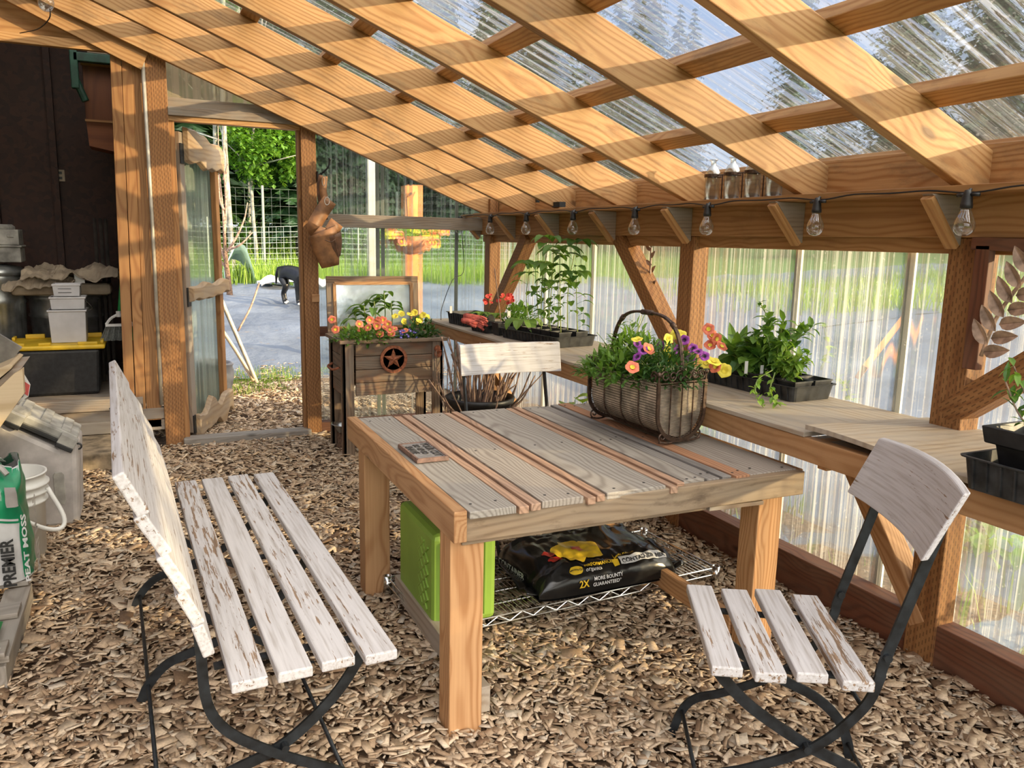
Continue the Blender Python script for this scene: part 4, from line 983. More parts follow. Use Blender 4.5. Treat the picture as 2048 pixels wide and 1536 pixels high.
for px, py in ((1274, 678), (1352, 668), (1337, 678), (1338, 711), (1413, 725), (1428, 722), (1449, 741), (1338, 700), (1363, 669)):
    p = at(px, py, 'y', 2.56+rnd.uniform(-.08, .05)); flower('flower', t2, p, face(p), 0.022 if px < 1400 else 0.030, 'yellowpetal', 'yellowpetal')
for px, py, yy in ((1265, 734, 2.42), (1221, 766, 2.75), (1218, 728, 2.8), (1298, 697, 2.5), (1417, 658, 2.75), (1424, 670, 2.75), (1434, 678, 2.72), (1444, 692, 2.7), (1420, 690, 2.75), (1430, 733, 2.5)):
    p = at(px, py, 'y', yy); flower('flower', t3, p, face(p), 0.026, 'coral', 'yellowpetal')

# ================================================================ RUSTIC WOOD COOLER STAND used as a planter
cs = thing('wooden_cooler_stand', 'dark weathered wood cooler box on legs with rusty star and open mirror lid', 'cooler', (1.49, 5.35, 0))
cx0, cx1, cy0, cy1, ct = 1.145, 1.835, 5.13, 5.55, 0.79
m = MB()
for (a, b) in (((cx0-.02, cy0-.02), (cx1+.03, cy0+.05)), ((cx0-.02, cy1-.05), (cx1+.03, cy1+.02)), ((cx0-.02, cy0+.05), (cx0+.05, cy1-.05)), ((cx1-.05, cy0+.05), (cx1+.03, cy1-.05))):
    m.box((*a, ct-0.022), (*b, ct))
m.build('top_frame', 'cedar', cs, bevel=0.003)
for i in range(4):
    z1 = ct-0.025-i*0.088; z0 = z1-0.084
    m = MB(); m.box((cx0+.09, cy0+0.012, z0), (cx1-.07, cy0+0.03, z1)); m.build('front_plank', 'cedar', cs, bevel=0.002)
m = MB()
for i in range(4):
    z1 = ct-0.025-i*0.088; z0 = z1-0.084; m.box((cx0+.012, cy0+0.06, z0), (cx0+.03, cy1-.06, z1)); m.box((cx1-.03, cy0+0.06, z0), (cx1-.012, cy1-.06, z1))
m.build('side_panel', 'cedar', cs, bevel=0.002)
m = MB(); m.box((cx0+.09, cy1-.03, ct-.37), (cx1-.07, cy1-.01, ct-.03)); m.build('back_panel', 'cedar', cs, bevel=0.002)
for x, y in ((cx0, cy0), (cx1-.075, cy0), (cx0, cy1-.06), (cx1-.075, cy1-.06)):
    m = MB(); m.box((x, y, -0.02), (x+0.075, y+0.02, ct-.022)); m.box((x if x < 1.5 else x+.055, y, -0.02), (x+.02 if x < 1.5 else x+.075, y+0.06, ct-.022)); m.build('leg', 'cedar', cs, bevel=0.002)
m = MB(); m.box((cx0+.03, cy0+.03, ct-.10), (cx1-.03, cy1-.03, ct-.07)); m.build('soil', 'soil', cs)
lid = MB(); ly = 5.60
for a, b in (((cx0+.01, ly, ct+.06), (cx0+.01, ly+.03, ct+.39)),): pass
def lq(x, z): return (cx0+.01+x*0.665, ly+0.03*z+0.02, ct-0.02+0.405*z)
lid.beam(lq(0, .95), lq(1, .95), 0.05, 0.022, up=(0, 1, 0)); lid.beam(lq(0, .06), lq(1, .06), 0.05, 0.022, up=(0, 1, 0))
lid.beam(lq(.04, 0.0), lq(.04, .89), 0.055, 0.022, up=(0, 1, 0)); lid.beam(lq(.96, 0.0), lq(.96, .89), 0.055, 0.022, up=(0, 1, 0))
lid = lid.build('lid', 'cedar', cs, bevel=0.002)
m = MB()
for a, b in (((.08, .89), (.92, .89)), ((.08, .12), (.08, .89)), ((.92, .12), (.92, .89)), ((.08, .12), (.92, .12))):
    p, q = V(lq(*a)), V(lq(*b)); m.beam(p-V((0, .012, 0)), q-V((0, .012, 0)), 0.022, 0.02, up=(0, 1, 0))
m.build('inner_trim', 'newwood', lid, bevel=0.001)
m = MB(); m.grid(lambda u, v: V(lq(.08+.84*u, .12+.77*v))-V((0, 0.008+0.002*noise.noise(V((u*5, v*5, 0))), 0)), 20, 14); m.build('foil_lining', 'foil', lid, smooth=True)
m = MB()        # star
sc = V((1.487, cy0+0.002, 0.655)); vs = [sc+V((0, -0.018, 0))]
for i in range(10):
    a = math.pi/2+math.pi*i/5; r_ = 0.072 if i % 2 == 0 else 0.028; vs.append(sc+V((r_*math.cos(a), 0.0, r_*math.sin(a))))
m._add(vs, [(0, 1+i, 1+(i+1) % 10) for i in range(10)]); m._add([v+V((0, .003, 0)) for v in vs[1:]], [tuple(range(10))])
mt = Matrix(((1, 0, 0), (0, 0, 1), (0, 1, 0)))
m.lathe([(0.073, 0.0), (0.073, -0.010), (0.093, -0.010), (0.093, 0.0)], sc, 40, mt=mt); st = m.build('star_ornament', 'rust', cs)
m = MB(); m.lathe([(0.0, -.012), (0.02, -.012), (0.024, 0), (0.0, 0)], V((1.795, cy0-.002, 0.715)), 16, mt=mt); m.box((1.775, cy0-.03, 0.70), (1.815, cy0-.004, 0.708)); m.lathe([(0.017, -.004), (0.026, -.006), (0.026, 0), (.017, 0)], V((1.795, cy0-.012, 0.682)), 16, mt=mt); m.build('bottle_opener', 'rust', cs)
m = MB(); m.tube(curve([(cx0-.002, 5.22, .60), (cx0-.04, 5.25, .585), (cx0-.04, 5.40, .585), (cx0-.002, 5.43, .60)], 5), 0.008, 6); m.build('side_handle', 'rust', cs)
tC = petplant('petunia', 'coral petunia with many blooms in the wooden cooler stand', 'flowers', (1.32, 5.22, 0.765), (0.22, 0.13, 0.10), 420, 21, 'leaf', L_=0.05, w=0.022)
tY = petplant('petunia', 'small yellow petunia at the right of the wooden cooler stand', 'flowers', (1.72, 5.28, 0.765), (0.15, 0.14, 0.14), 380, 22, 'leafdark', L_=0.045, w=0.02)
tB = petplant('lobelia', 'deep blue lobelia peeking between the petunias of the wooden cooler stand', 'flowers', (1.60, 5.19, 0.765), (0.08, 0.07, 0.06), 150, 23, 'leafdark', L_=0.03, w=0.01)
for px, py in ((664, 639), (671, 659), (720, 656), (736, 655), (760, 668), (752, 645), (754, 652), (757, 641), (766, 640), (776, 648), (780, 659), (783, 668), (772, 654), (719, 648), (740, 640), (809, 661), (788, 657)):
    p = at(px, py, 'y', 5.17+rnd.uniform(-.04, .04)); flower('flower', tC, p, face(p, .35), 0.027, 'coral', 'yellowpetal')
for px, py in ((808, 643), (838, 641), (832, 645), (820, 628), (854, 633), (829, 625), (803, 627), (842, 638), (790, 632), (846, 630)):
    p = at(px, py, 'y', 5.27+rnd.uniform(-.05, .05)); flower('flower', tY, p, face(p, .5), 0.024, 'yellowpetal', 'yellowpetal')
for k in range(16):
    p = V((1.60+rnd.uniform(-.07, .07), 5.14, 0.79+rnd.uniform(-.01, .06))); flower('flower', tB, p, face(p), 0.009, 'bluepetal', 'whitepetal')
bs_ = thing('pepper_plant', 'broad leaved green plant growing at the back of the wooden cooler stand', 'plant', (1.45, 5.40, 0.77))
m = MB(); m.fixn = False; s_ = MB(); rr = random.Random(4)
for bx_, h_ in ((1.36, .22), (1.50, .31), (1.43, .25), (1.55, .24), (1.30, .16)):
    top = V((bx_, 5.40, 0.77+h_)); s_.tube(curve([(bx_, 5.42, .76), (bx_+.01, 5.41, .77+h_*.5), top], 4), 0.004, 5)
    for k in range(7):
        a = rr.uniform(0, 6.28); m.leaf(top-V((0, 0, rr.uniform(0, .06))), (math.cos(a), math.sin(a), 0.35), rr.uniform(.10, .15), rr.uniform(.05, .068), droop=1.1, tint=rr.uniform(.1, .8), n=5)
m.build('leaves', 'leaf', bs_); s_.build('stems', 'stem', bs_)
# steel bowl on a log beside the stand
t = thing('log_round', 'short upright log round beside the left legs of the wooden cooler stand', 'log', (1.27, 5.47, 0))
m = MB(); m.lathe([(0.0, -.01), (0.085, -.01), (0.09, 0.0), (0.088, 0.10), (0.084, 0.115), (0, 0.115)], (1.25, 5.42, 0), 18); m.build('log', 'bark', t)
t = tag(MB().lathe([(0.05, 0.0), (0.075, 0.004), (0.098, 0.055), (0.116, 0.060), (0.116, 0.064), (0.094, 0.060), (0.07, 0.010), (0, 0.008)], (1.235, 5.40, 0.117), 28).build('dog_bowl', 'chrome', smooth=True), 'stainless steel bowl sitting on the log round', 'bowl')
# pot of driftwood branches
t = thing('branch_pot', 'wide dark plastic pot filled with bare brown branches behind the table', 'pot', (1.91, 4.66, 0))
PC = V((1.92, 4.66, 0.0))
m = MB(); m.lathe([(0.16, 0), (0.195, 0.38), (0.205, 0.425), (0.218, 0.428), (0.226, 0.462), (0.212, 0.468), (0.198, 0.43), (0.185, 0.33), (0, 0.33)], PC, 32); m.build('pot', 'blackplastic', t, smooth=True)
m = MB(); rr = random.Random(8)
for k in range(60):
    a = rr.uniform(0, 6.28); r0 = rr.uniform(0, .15); r1 = r0+rr.uniform(.03, .16); h = rr.uniform(.14, .34)+(.16 if math.cos(a) < -.3 else 0)
    if k < 7: r1 = rr.uniform(.33, .44); h = rr.uniform(.16, .26); r0 = .15; a = rr.choice((rr.uniform(2.6, 3.6), rr.uniform(-.5, .5)))
    A = PC+V((r0*math.cos(a), r0*math.sin(a), .34)); Bq = PC+V((r1*math.cos(a+.2), r1*math.sin(a+.2), .36+h)); mid = (A+Bq)/2+rvec(.035)
    if k < 7: mid.z -= .05
    m.tube(curve([A, mid, Bq], 4), [rr.uniform(.006, .013)*(1-.07*i) for i in range(9)], 6)
m.build('branches', 'twig', t, smooth=True)
t = thing('dry_seedling', 'thin dry twiggy plant beside the pot of branches', 'plant', (1.86, 5.1, .2))
m = MB(); m.fixn = False; rr = random.Random(9)
for k in range(9):
    A = V((1.84, 5.05, .25)); Bq = A+V((rr.uniform(-.12, .12), rr.uniform(-.1, .1), rr.uniform(.3, .55))); pts = curve([A, (A+Bq)/2+rvec(.04), Bq], 4); m.tube(pts, 0.003, 4)
    for q in pts[3:]: m.leaf(q, rvec(1), .03, .01, tint=.3)
m.build('twigs', 'twig', t)
# ================================================================ TRAYS AND SEEDLINGS ON THE SHELF
def tray(name, label, c, yaw, L_, Wd, H, group=None, taper=.012, z=0.849, cells=None, mt='trayplastic'):
    t = thing(name, label, 'tray', (c[0], c[1], z), group); ca, sa = math.cos(yaw), math.sin(yaw)
    def q(x, y, zz): return V((c[0]+x*ca-y*sa, c[1]+x*sa+y*ca, z+zz))
    def ring(l, w, zz, r=.02):
        o = []
        for sx, sy, a0 in ((1, 1, 0), (-1, 1, 90), (-1, -1, 180), (1, -1, 270)):
            for k in range(4): a = R(a0+30*k); o.append(q(sx*(l/2-r)+r*math.cos(a), sy*(w/2-r)+r*math.sin(a), zz))
        return o
    m = MB(); rs = [ring(L_-2*taper, Wd-2*taper, 0.0), ring(L_-.004, Wd-.004, H-.004), ring(L_+.012, Wd+.012, H-.004), ring(L_+.014, Wd+.014, H), ring(L_-.004, Wd-.004, H), ring(L_-2*taper-.004, Wd-2*taper-.004, .003)]
    vs = [p for r_ in rs for p in r_]; n = 16
    fs = [(j*n+i, j*n+(i+1) % n, (j+1)*n+(i+1) % n, (j+1)*n+i) for j in range(5) for i in range(n)]+[tuple(reversed(range(n))), tuple(range(5*n, 6*n))]
    m._add(vs, fs); b = m.build('tray_body', mt, t)
    m = MB(); nr = int(L_/.035)
    for i in range(1, nr):
        for s in (-1, 1): x = -L_/2+L_*i/nr; m.beam(q(x, s*(Wd/2-taper+.002), .004), q(x, s*(Wd/2-.001), H-.006), .007, .004, up=(ca, sa, 0))
    m.build('ribs', mt, b); return t, q
def potsq(name, label, c, z, w, h, yaw=0, group=None, mt='trayplastic', fill=True):
    t = thing(name, label, 'pot', (c[0], c[1], z), group); ca, sa = math.cos(yaw), math.sin(yaw)
    def q(x, y, zz): return V((c[0]+x*ca-y*sa, c[1]+x*sa+y*ca, z+zz))
    m = MB(); k = .78; vs = []
    for s, zz in ((k, 0), (1, h), (1.06, h), (1.06, h+.006), (.96, h+.006), (.93, h*.85)):
        for x, y in ((-1, -1), (1, -1), (1, 1), (-1, 1)): vs.append(q(x*w/2*s, y*w/2*s, zz))
    fs = [(3, 2, 1, 0)]+[(j*4+i, j*4+(i+1) % 4, j*4+4+(i+1) % 4, j*4+4+i) for j in range(5) for i in range(4)]
    m._add(vs, fs); m.build('pot_body', mt, t)
    m = MB(); m._add(vs[20:24], [(0, 1, 2, 3)]); m.build('soil', 'soil', t); return t
trA, qA = tray('seed_tray', 'long black seedling tray of tall leafy starts behind the table', (2.219, 4.332), R(99), 0.60, 0.30, 0.062)
trB, qB = tray('seed_tray', 'black seedling tray with bushy starts beside the wire basket', (2.375, 2.607), R(93), 0.56, 0.235, 0.062)
trC, qC = tray('seed_tray', 'black tray nearest the corner at the far end of the shelf', (2.128, 5.348), R(95), 0.34, 0.24, 0.085)
trD, qD = tray('seed_tray', 'small black tray holding red garden gloves on the shelf edge', (2.085, 4.907), R(97), 0.24, 0.19, 0.055)
m = MB(); p = qD(.0, .096, .03); m.box(at(935, 650, 'y', 4.812), at(935, 650, 'y', 4.812)+V((.03, .002, .022))); m.build('red_sticker', 'redbox', trD)
GP = 'square nursery pots in the tray of tall starts'; GB = 'square nursery pots in the tray by the wire basket'
def seedling(name, label, base, h, n, L_, w, seed, mt='leaf', group=None, lean=.04, top=5, stemr=.003, smt='stem', droop=.9):
    t = thing(name, label, 'seedling', tuple(base), group); rr = random.Random(seed); b = V(base)
    tip = b+V((rr.uniform(-lean, lean), rr.uniform(-lean, lean), h)); pts = curve([b, b+V((rr.uniform(-.02, .02), rr.uniform(-.02, .02), h*.5)), tip], 5)
    m = MB(); m.tube(pts, [stemr*(1.2-.5*i/len(pts)) for i in range(len(pts))], 5); m.build('stem', smt, t, smooth=True)
    m = MB(); m.fixn = False
    for k in range(n):
        f = 0.18+0.72*k/n+rr.uniform(-.03, .03); q = pts[min(len(pts)-1, int(f*len(pts)))]; a = rr.uniform(0, 6.28); sc = .45+.5*f
        pe = q+V((math.cos(a), math.sin(a), .5))*.03; m.tube([q, pe], .001, 3); m.leaf(pe, (math.cos(a), math.sin(a), .25), L_*sc*rr.uniform(.8, 1.1), w*sc, droop=droop, tint=rr.uniform(.1, .9), n=4)
    for k in range(top):
        a = 6.28*k/top+rr.uniform(-.4, .4); m.leaf(tip-V((0, 0, .01)), (math.cos(a), math.sin(a), .55), L_*rr.uniform(.8, 1.15), w*rr.uniform(.8, 1.1), droop=droop*1.2, tint=rr.uniform(.1, .9), n=5)
    m.build('leaves', mt, t); return t
k = 0
tall = {0: (.50, .12), 1: (.40, .11), 2: (.56, .10), 3: (.45, .12), 4: (.52, .11), 5: (.36, .10), 6: (.54, .12), 7: (.30, .09), 8: (.48, .10), 9: (.40, .12)}
posn = ['nearest the table', 'second along the front row', 'third along the front row', 'fourth along the front row', 'at the far end of the front row',
        'at the near end of the back row', 'second in the back row', 'middle of the back row', 'fourth in the back row', 'at the far end of the back row']
for j in range(2):
    for i in range(5):
        x = -0.225+i*0.098; y = (0.062 if j == 0 else -0.062); p = qA(x, y, .0); p = V((p.x, p.y, 0.853))
        if j == 0 and i > 2: continue
        potsq('nursery_pot', 'square pot in the long tray, '+posn[k], (p.x, p.y), 0.853, .088, .075, R(99), GP)
        h, L_ = tall[k]
        seedling('seedling', 'tall drooping seedling in the long tray, '+posn[k], (p.x, p.y, .912), h, 9, L_*1.35, L_*.72, 40+k, group='tall seedlings in the long tray', lean=.05); k += 1
    k = 5
for i, (x, y, h) in enumerate(((.11, .05, .36), (.20, .03, .12))):
    p = qA(x, y, 0); potsq('nursery_pot', ['black square pot of the lone umbrella shaped start in the long tray', 'black square pot of the drooping squash start in the long tray'][i], (p.x, p.y), .853, .085, .07, R(99), GP)
    if i == 0: seedling('sunflower_start', 'lone pale stemmed start spreading four leaves like an umbrella', (p.x, p.y, .908), .40, 4, .16, .05, 71, top=4, lean=.02)
    else:
        t = thing('squash_start', 'lime green squash start drooping over the tray edge', 'seedling', (p.x, p.y, .908)); m = MB(); m.fixn = False
        for a, l in ((3.3, .11), (3.9, .10), (4.6, .12), (2.6, .08), (5.4, .09)):
            q = V((p.x, p.y, .912)); e = q+V((math.cos(a)*.06, math.sin(a)*.06, .06)); m.tube(curve([q, (q+e)/2+V((0, 0, .02)), e], 3), .002, 4); m.leaf(e, (math.cos(a), math.sin(a), -.1), l, l*.75, droop=1.4, tint=rnd.random(), n=5)
        m.build('leaves', 'leaflime', t)
for i, (px, py) in enumerate(((1003, 560),)): 
    t = thing('plant_stake', 'thin brown stake standing among the seedlings at the corner', 'stake', tuple(at(1000, 640, 'y', 4.793)))
    m = MB(); m.tube([at(1004, 660, 'y', 4.793), at(989, 537, 'y', 4.793)], .0035, 6); m.build('stake', 'twig', t)
# corner tray contents
for i, (x, y) in enumerate(((-.08, .02), (-.13, -.05), (.02, -.04))):
    p = qC(x, y, 0); 
t = thing('lettuce_start', 'light green rosette start behind the red gloves', 'seedling', (2.205, 5.11, .85)); m = MB(); m.fixn = False
for c_ in ((2.13, 5.18, .92), (2.20, 5.06, .92), (2.26, 4.94, .92)):
    for k in range(9): a = 6.28*k/9; m.leaf(c_, (math.cos(a), math.sin(a), 1.1), .12, .03, droop=1.3, tint=rnd.random(), n=4)
m.build('leaves', 'leaflime', t)
t = thing('red_flowering_start', 'bushy start with small red flowers at the corner post', 'flowers', (2.30, 4.95, .85)); m = MB(); m.fixn = False
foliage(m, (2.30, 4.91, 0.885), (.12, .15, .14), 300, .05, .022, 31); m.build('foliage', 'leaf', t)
for k in range(26):
    p = at(rnd.uniform(968, 1026), rnd.uniform(588, 606), 'y', 4.888+rnd.uniform(-.08, .08)); flower('flower', t, p, face(p), .013, 'redpetal', 'redpetal')
for i, (px, py, yy) in enumerate(((1035, 632, 4.745), (1002, 650, 4.70), (960, 640, 4.985))):
    p = at(px, py, 'y', yy); potsq('nursery_pot', ['empty round topped black pot at the right of the red flowering start', 'black pot of the white flowering start on the shelf', 'black pot of the rosette start on the shelf'][i], (p.x, p.y), .851, .09, .075, R(95), 'square pots at the far end of the shelf')
t = thing('plant_label', 'small white plant label stuck in front of the red flowering start', 'label', tuple(at(1018, 640, 'y', 4.649))); m = MB(); A = at(1018, 622, 'y', 4.649); m.box(A-V((.011, .001, .04)), A+V((.011, .001, 0.0))); m.box(A-V((.003, .001, .08)), A+V((.003, .001, -.03))); m.build('tag', 'label', t)
t = thing('plant_label', 'small white plant label standing in the corner tray', 'label', tuple(at(902, 620, 'y', 5.272))); m = MB(); A = at(902, 612, 'y', 5.272); m.box(A-V((.009, .001, .05)), A+V((.009, .001, 0.0))); m.build('tag', 'label', t)
# gloves
t = thing('garden_gloves', 'pair of red rubber coated garden gloves lying on the small tray', 'gloves', (2.08, 4.89, .89))
for k, (a, b, rr_) in enumerate((((926, 632), (972, 640), .024), ((922, 640), (965, 648), .020))):
    A = at(*a, 'y', 4.83-.03*k); B_ = at(*b, 'y', 4.77-.03*k); m = MB()
    m.tube([lin(A, B_, f) for f in (0, .1, .35, .6, .8)], [rr_*.55, rr_*.95, rr_, rr_*.95, rr_*.7], 10)
    for j in range(4):
        s0 = lin(A, B_, .55)+V((0, 0, .016-.010*j)); m.tube(curve([s0, lin(A, B_, .85)+V((0, -.008, .014-.012*j)), lin(A, B_, 1.0+.05*(j % 2))+V((0, -.01, .004-.014*j))], 3), .0085, 6)
    m.tube(curve([lin(A, B_, .3), lin(A, B_, .45)+V((0, -.02, -.02)), lin(A, B_, .62)+V((0, -.03, -.024))], 3), .009, 6)
    m.build('glove', 'glove', t, smooth=True)
# tray by the basket
for i in range(5):
    for j in range(2):
        if j == 1 and i in (3,): continue
        p = qB(-.225+.105*i, .055 if j == 0 else -.055, 0)
        nm = ['nearest the camera', 'second from the near end', 'in the middle', 'second from the far end', 'at the far end'][i]+(' of the front row' if j == 0 else ' of the back row')
        potsq('nursery_pot', 'square pot by the basket, '+nm, (p.x, p.y), .853, .092, .07, R(93), GB)
def bush(name, label, c, ext, n, seed, L_=.05, w=.03, mt='leaflime', vines=()):
    t = thing(name, label, 'plant', tuple(c)); m = MB(); m.fixn = False; rr = random.Random(seed)
    st = MB()
    for k in range(12):
        e = V(c)+V((rr.uniform(-1, 1)*ext[0], rr.uniform(-1, 1)*ext[1], ext[2]*rr.uniform(.5, 1.1))); pts = curve([V(c), (V(c)+e)/2+rvec(.02), e], 4); st.tube(pts, .002, 4)
        for q in pts[2:]:
            for _ in range(max(1, n//90)): m.leaf(q, rvec(1)+V((0, 0, .4)), L_*rr.uniform(.6, 1.2), w*rr.uniform(.7, 1.2), droop=.7, tint=rr.random(), n=3)
    for v in vines:
        pts = curve(v, 5); st.tube(pts, .0022, 5)
        for q in pts[2::2]:
            for _ in range(3): m.leaf(q, rvec(1), .03, .02, tint=rr.random(), n=3)
    m.build('leaves', mt, t); st.build('stems', 'stem', t); return t
pb = qB(-.18, .04, .06)
bush('vining_start', 'lime green trailing start hanging over the tray by the wire basket', tuple(pb), (.085, .13, .16), 330, 51, L_=.045, w=.028,
     vines=[[at(1545, 740, 'y', 2.348), at(1515, 760, 'y', 2.320), at(1512, 790, 'y', 2.300), at(1527, 815, 'y', 2.281)], [at(1550, 745, 'y', 2.348), at(1540, 780, 'y', 2.320), at(1550, 800, 'y', 2.281), at(1562, 812, 'y', 2.262)],
            [at(1665, 745, 'y', 2.492), at(1690, 775, 'y', 2.444), at(1700, 800, 'y', 2.396)], [at(1640, 740, 'y', 2.492), at(1655, 700, 'y', 2.492), at(1648, 655, 'y', 2.511)]])
bush('leafy_start', 'tallest bushy green start in the middle of the tray by the wire basket', tuple(qB(-.05, .0, .06)), (.09, .12, .23), 420, 52, L_=.065, w=.036, mt='leaf',
     vines=[[at(1525, 680, 'y', 2.636), at(1535, 640, 'y', 2.636), at(1520, 605, 'y', 2.636)]])
bush('melon_start', 'round leaved green start low in the tray by the wire basket', tuple(qB(.05, .05, .05)), (.07, .10, .12), 200, 53, L_=.085, w=.07, mt='leaf')
t = thing('dock_start', 'upright start with long broad leaves behind the coral petunias', 'plant', tuple(qB(.17, 0, .06))); m = MB(); m.fixn = False
for k in range(11): a = 6.28*k/11; m.leaf(qB(.17, 0, .07), (math.cos(a)*.5, math.sin(a)*.5, 1), rnd.uniform(.15, .24), .055, droop=.5, tint=rnd.uniform(.2, 1), n=6)
m.build('leaves', 'leaf', t)
for i, (px, py) in enumerate(((1493, 728), (1524, 736))):
    A = at(px, py, 'y', 2.550); t = thing('plant_label', ['white plant tag toward the far end of the tray by the wire basket', 'white plant tag in the middle of the tray by the wire basket'][i], 'label', tuple(A)); m = MB(); m.box(A-V((.008, .001, .04)), A+V((.008, .001, .012))); m.build('tag', 'label', t)
# pot and tray at the right edge
trE, qE = tray('planter_tray', 'deep black rectangular tray at the near end of the shelf', (1.985, 1.19), R(90), .25, .24, .085, z=.855)
t = thing('potted_sapling', 'black pot with barcode label holding a leafy woody start', 'potted plant', (1.985, 1.18, .86))
def qe(x, y, z): return (1.985+x, 1.185+y, .860+z)
m = MB(); vs = []
for s, z in ((.055, 0), (.075, .115), (.093, .118), (.10, .16), (.09, .162), (.08, .13)):
    for x, y in ((-1, -1), (1, -1), (1, 1), (-1, 1)): vs.append(qe(x*s, y*s, z))
m._add(vs, [(3, 2, 1, 0)]+[(j*4+i, j*4+(i+1) % 4, j*4+4+(i+1) % 4, j*4+4+i) for j in range(5) for i in range(4)]); m.build('pot_body', 'blackplastic', t, bevel=.003)
m = MB(); m._add(vs[20:24], [(0, 1, 2, 3)]); m.build('soil', 'soil', t)
m = MB(); m.box(qe(-.075, -.1005, .122), qe(.0, -.0985, .150)); m.box(qe(-.0995, -.09, .122), qe(-.0985, -.02, .150)); lb = m.build('barcode_label', 'label', t)
m = MB(); [m.box(qe(-.072+.004*i, -.1015, .128), qe(-.0705+.004*i, -.0995, .146)) for i in range(12)]; [m.box(qe(-.1005, -.086+.004*i, .128), qe(-.0975, -.0845+.004*i, .146)) for i in range(12)]; m.build('bars', 'ink', lb)
m = MB(); m.fixn = False; st = MB(); rr = random.Random(77)
for k in range(7):
    A = V(qe(rr.uniform(-.02, .02), rr.uniform(-.02, .02), .13)); e = A+V((rr.uniform(-.13, .13), rr.uniform(-.1, .13), rr.uniform(.12, .30))); pts = curve([A, (A+e)/2+rvec(.02), e], 5); st.tube(pts, .0022, 5)
    for q in pts[3:]:
        for _ in range(2): m.leaf(q, rvec(1)+V((0, 0, .3)), rr.uniform(.03, .055), .017, tint=rr.random(), droop=.5, n=3)
m.build('leaves', 'leaf', t); st.build('stems', 'twig', t)
# ================================================================ STRING LIGHTS
t = thing('string_lights', 'black string of clear pear bulbs clipped along the beam under the roof', 'string lights', (2.28, 3.6, 1.62))
BY = [1.675, 2.272, 2.906, 3.482, 4.125, 4.75, 5.345, 5.958]
pts = []
ys = [-.3, .4, 1.05]+BY
for i, y in enumerate(ys):
    pts.append((2.277, y-.035 if i else y, 1.622)); pts.append((2.277, y+.035, 1.622))
    if i < len(ys)-1: pts += [(2.281, y+.15, 1.633), (2.281, (y+ys[i+1])/2, 1.631), (2.281, ys[i+1]-.15, 1.634)]
pts += [(2.279, 6.0-.02, 1.60), (2.27, 5.9, 1.40), (2.26, 5.86, 1.20), at(905, 560, 'y', 5.8), at(884, 615, 'y', 5.75), at(882, 640, 'y', 5.7)]
m = MB(); m.tube(curve(pts, 4), .0028, 6); m.build('cord', 'ink', t, smooth=True)
def bulb(y, par, x=2.262, z=1.617):
    c = V((x, y, z)); m = MB()
    m.lathe([(0.0, .012), (.009, .010), (.012, 0), (.015, -.012), (.0165, -.030), (.0175, -.032), (.0175, -.043), (.0, -.043)], c, 14)
    m.tube([c+V((.004, -.036, -.004)), c+V((0, -.012, -.003))], .006, 6); m.tube([c+V((.004, .036, -.004)), c+V((0, .012, -.003))], .006, 6); m.tube([c+V((0, 0, 0)), c+V((.012, 0, .014))], .005, 6)
    s = m.build('socket', 'ink', par, smooth=True)
    m = MB(); m.lathe([(.014, -.043), (.016, -.052), (.023, -.068), (.030, -.086), (.0315, -.098), (.028, -.111), (.018, -.122), (.007, -.126), (0.0, -.1265)], c, 18); b = m.build('bulb', 'glass', s, smooth=True)
    return s
for y in [.4, 1.05]+BY: bulb(y, t)
t = thing('hanging_bulb', 'single clear bulb on a thin wire near the top left rafters', 'light bulb', tuple(at(92, 20, 'y', 4.4)))
c = at(92, 6, 'y', 4.4); m = MB(); m.blob(c, .034, sc=(1, 1, 1.1), n=14, m=10); m.build('bulb', 'glass', t, smooth=True)
m = MB(); m.tube([c+V((0, 0, .02)), c+V((0, 0, .08))], .012, 8); m.tube(curve([at(100, 18, 'y', 4.4), at(98, 38, 'y', 4.45), at(75, 58, 'y', 4.8), at(40, 66, 'y', 5.6)], 4), .003, 5); m.build('socket', 'ink', t)
# ================================================================ BOTTLES IN A RACK ON THE LEDGE
t = thing('bottle_rack', 'dark metal rack holding four clear glass bottles on the ledge', 'rack', (2.385, 2.86, 1.647))
m = MB(); by_ = [3.04, 2.905, 2.77, 2.64]
for y in by_:
    m.lathe([(.036, .105), (.0385, .105), (.0385, .118), (.036, .118), (.036, .105)], (2.385, y, 1.647), 18); m.lathe([(.0, 0), (.040, 0), (.040, .005), (0, .005)], (2.385, y, 1.647), 16)
for a, b in zip(by_, by_[1:]): m.tube([(2.385, a-.036, 1.76), (2.385, b+.036, 1.76)], .0025, 6); m.tube([(2.385, (a+b)/2, 1.649), (2.385, (a+b)/2, 1.76)], .0032, 6)
m.tube([(2.385, 3.085, 1.649), (2.385, 3.078, 1.76)], .0032, 6); m.build('rack', 'bronze', t)
wh = ['first', 'second', 'third', 'fourth']
for i, y in enumerate(by_):
    t = MB(); t.lathe([(.0, .006), (.034, .006), (.034, .118), (.033, .125), (.024, .145), (.012, .156), (.011, .172), (.019, .180), (.019, .183), (.009, .176), (.010, .155), (.03, .124), (.031, .010), (0, .010)], (2.385, y, 1.648), 20)
    tag(t.build('glass_bottle', 'glass', smooth=True), 'clear glass bottle, %s from the left in the rack on the ledge' % wh[i], 'bottle', 'glass bottles in the rack')
# small metal bracket lamp at the rafters end
t = thing('speaker_bracket', 'small dark bracket with grey box between the rafter ends', 'bracket', tuple(at(1085, 400, 'x', 2.38)))
m = MB(); A = at(1075, 405, 'x', 2.38); m.box(A-V((.01, .012, .0)), A+V((.01, .012, .06))); A = at(1115, 412, 'x', 2.36); m.box(A-V((.012, .05, .006)), A+V((.03, .05, .024))); m.build('bracket', 'iron', t)
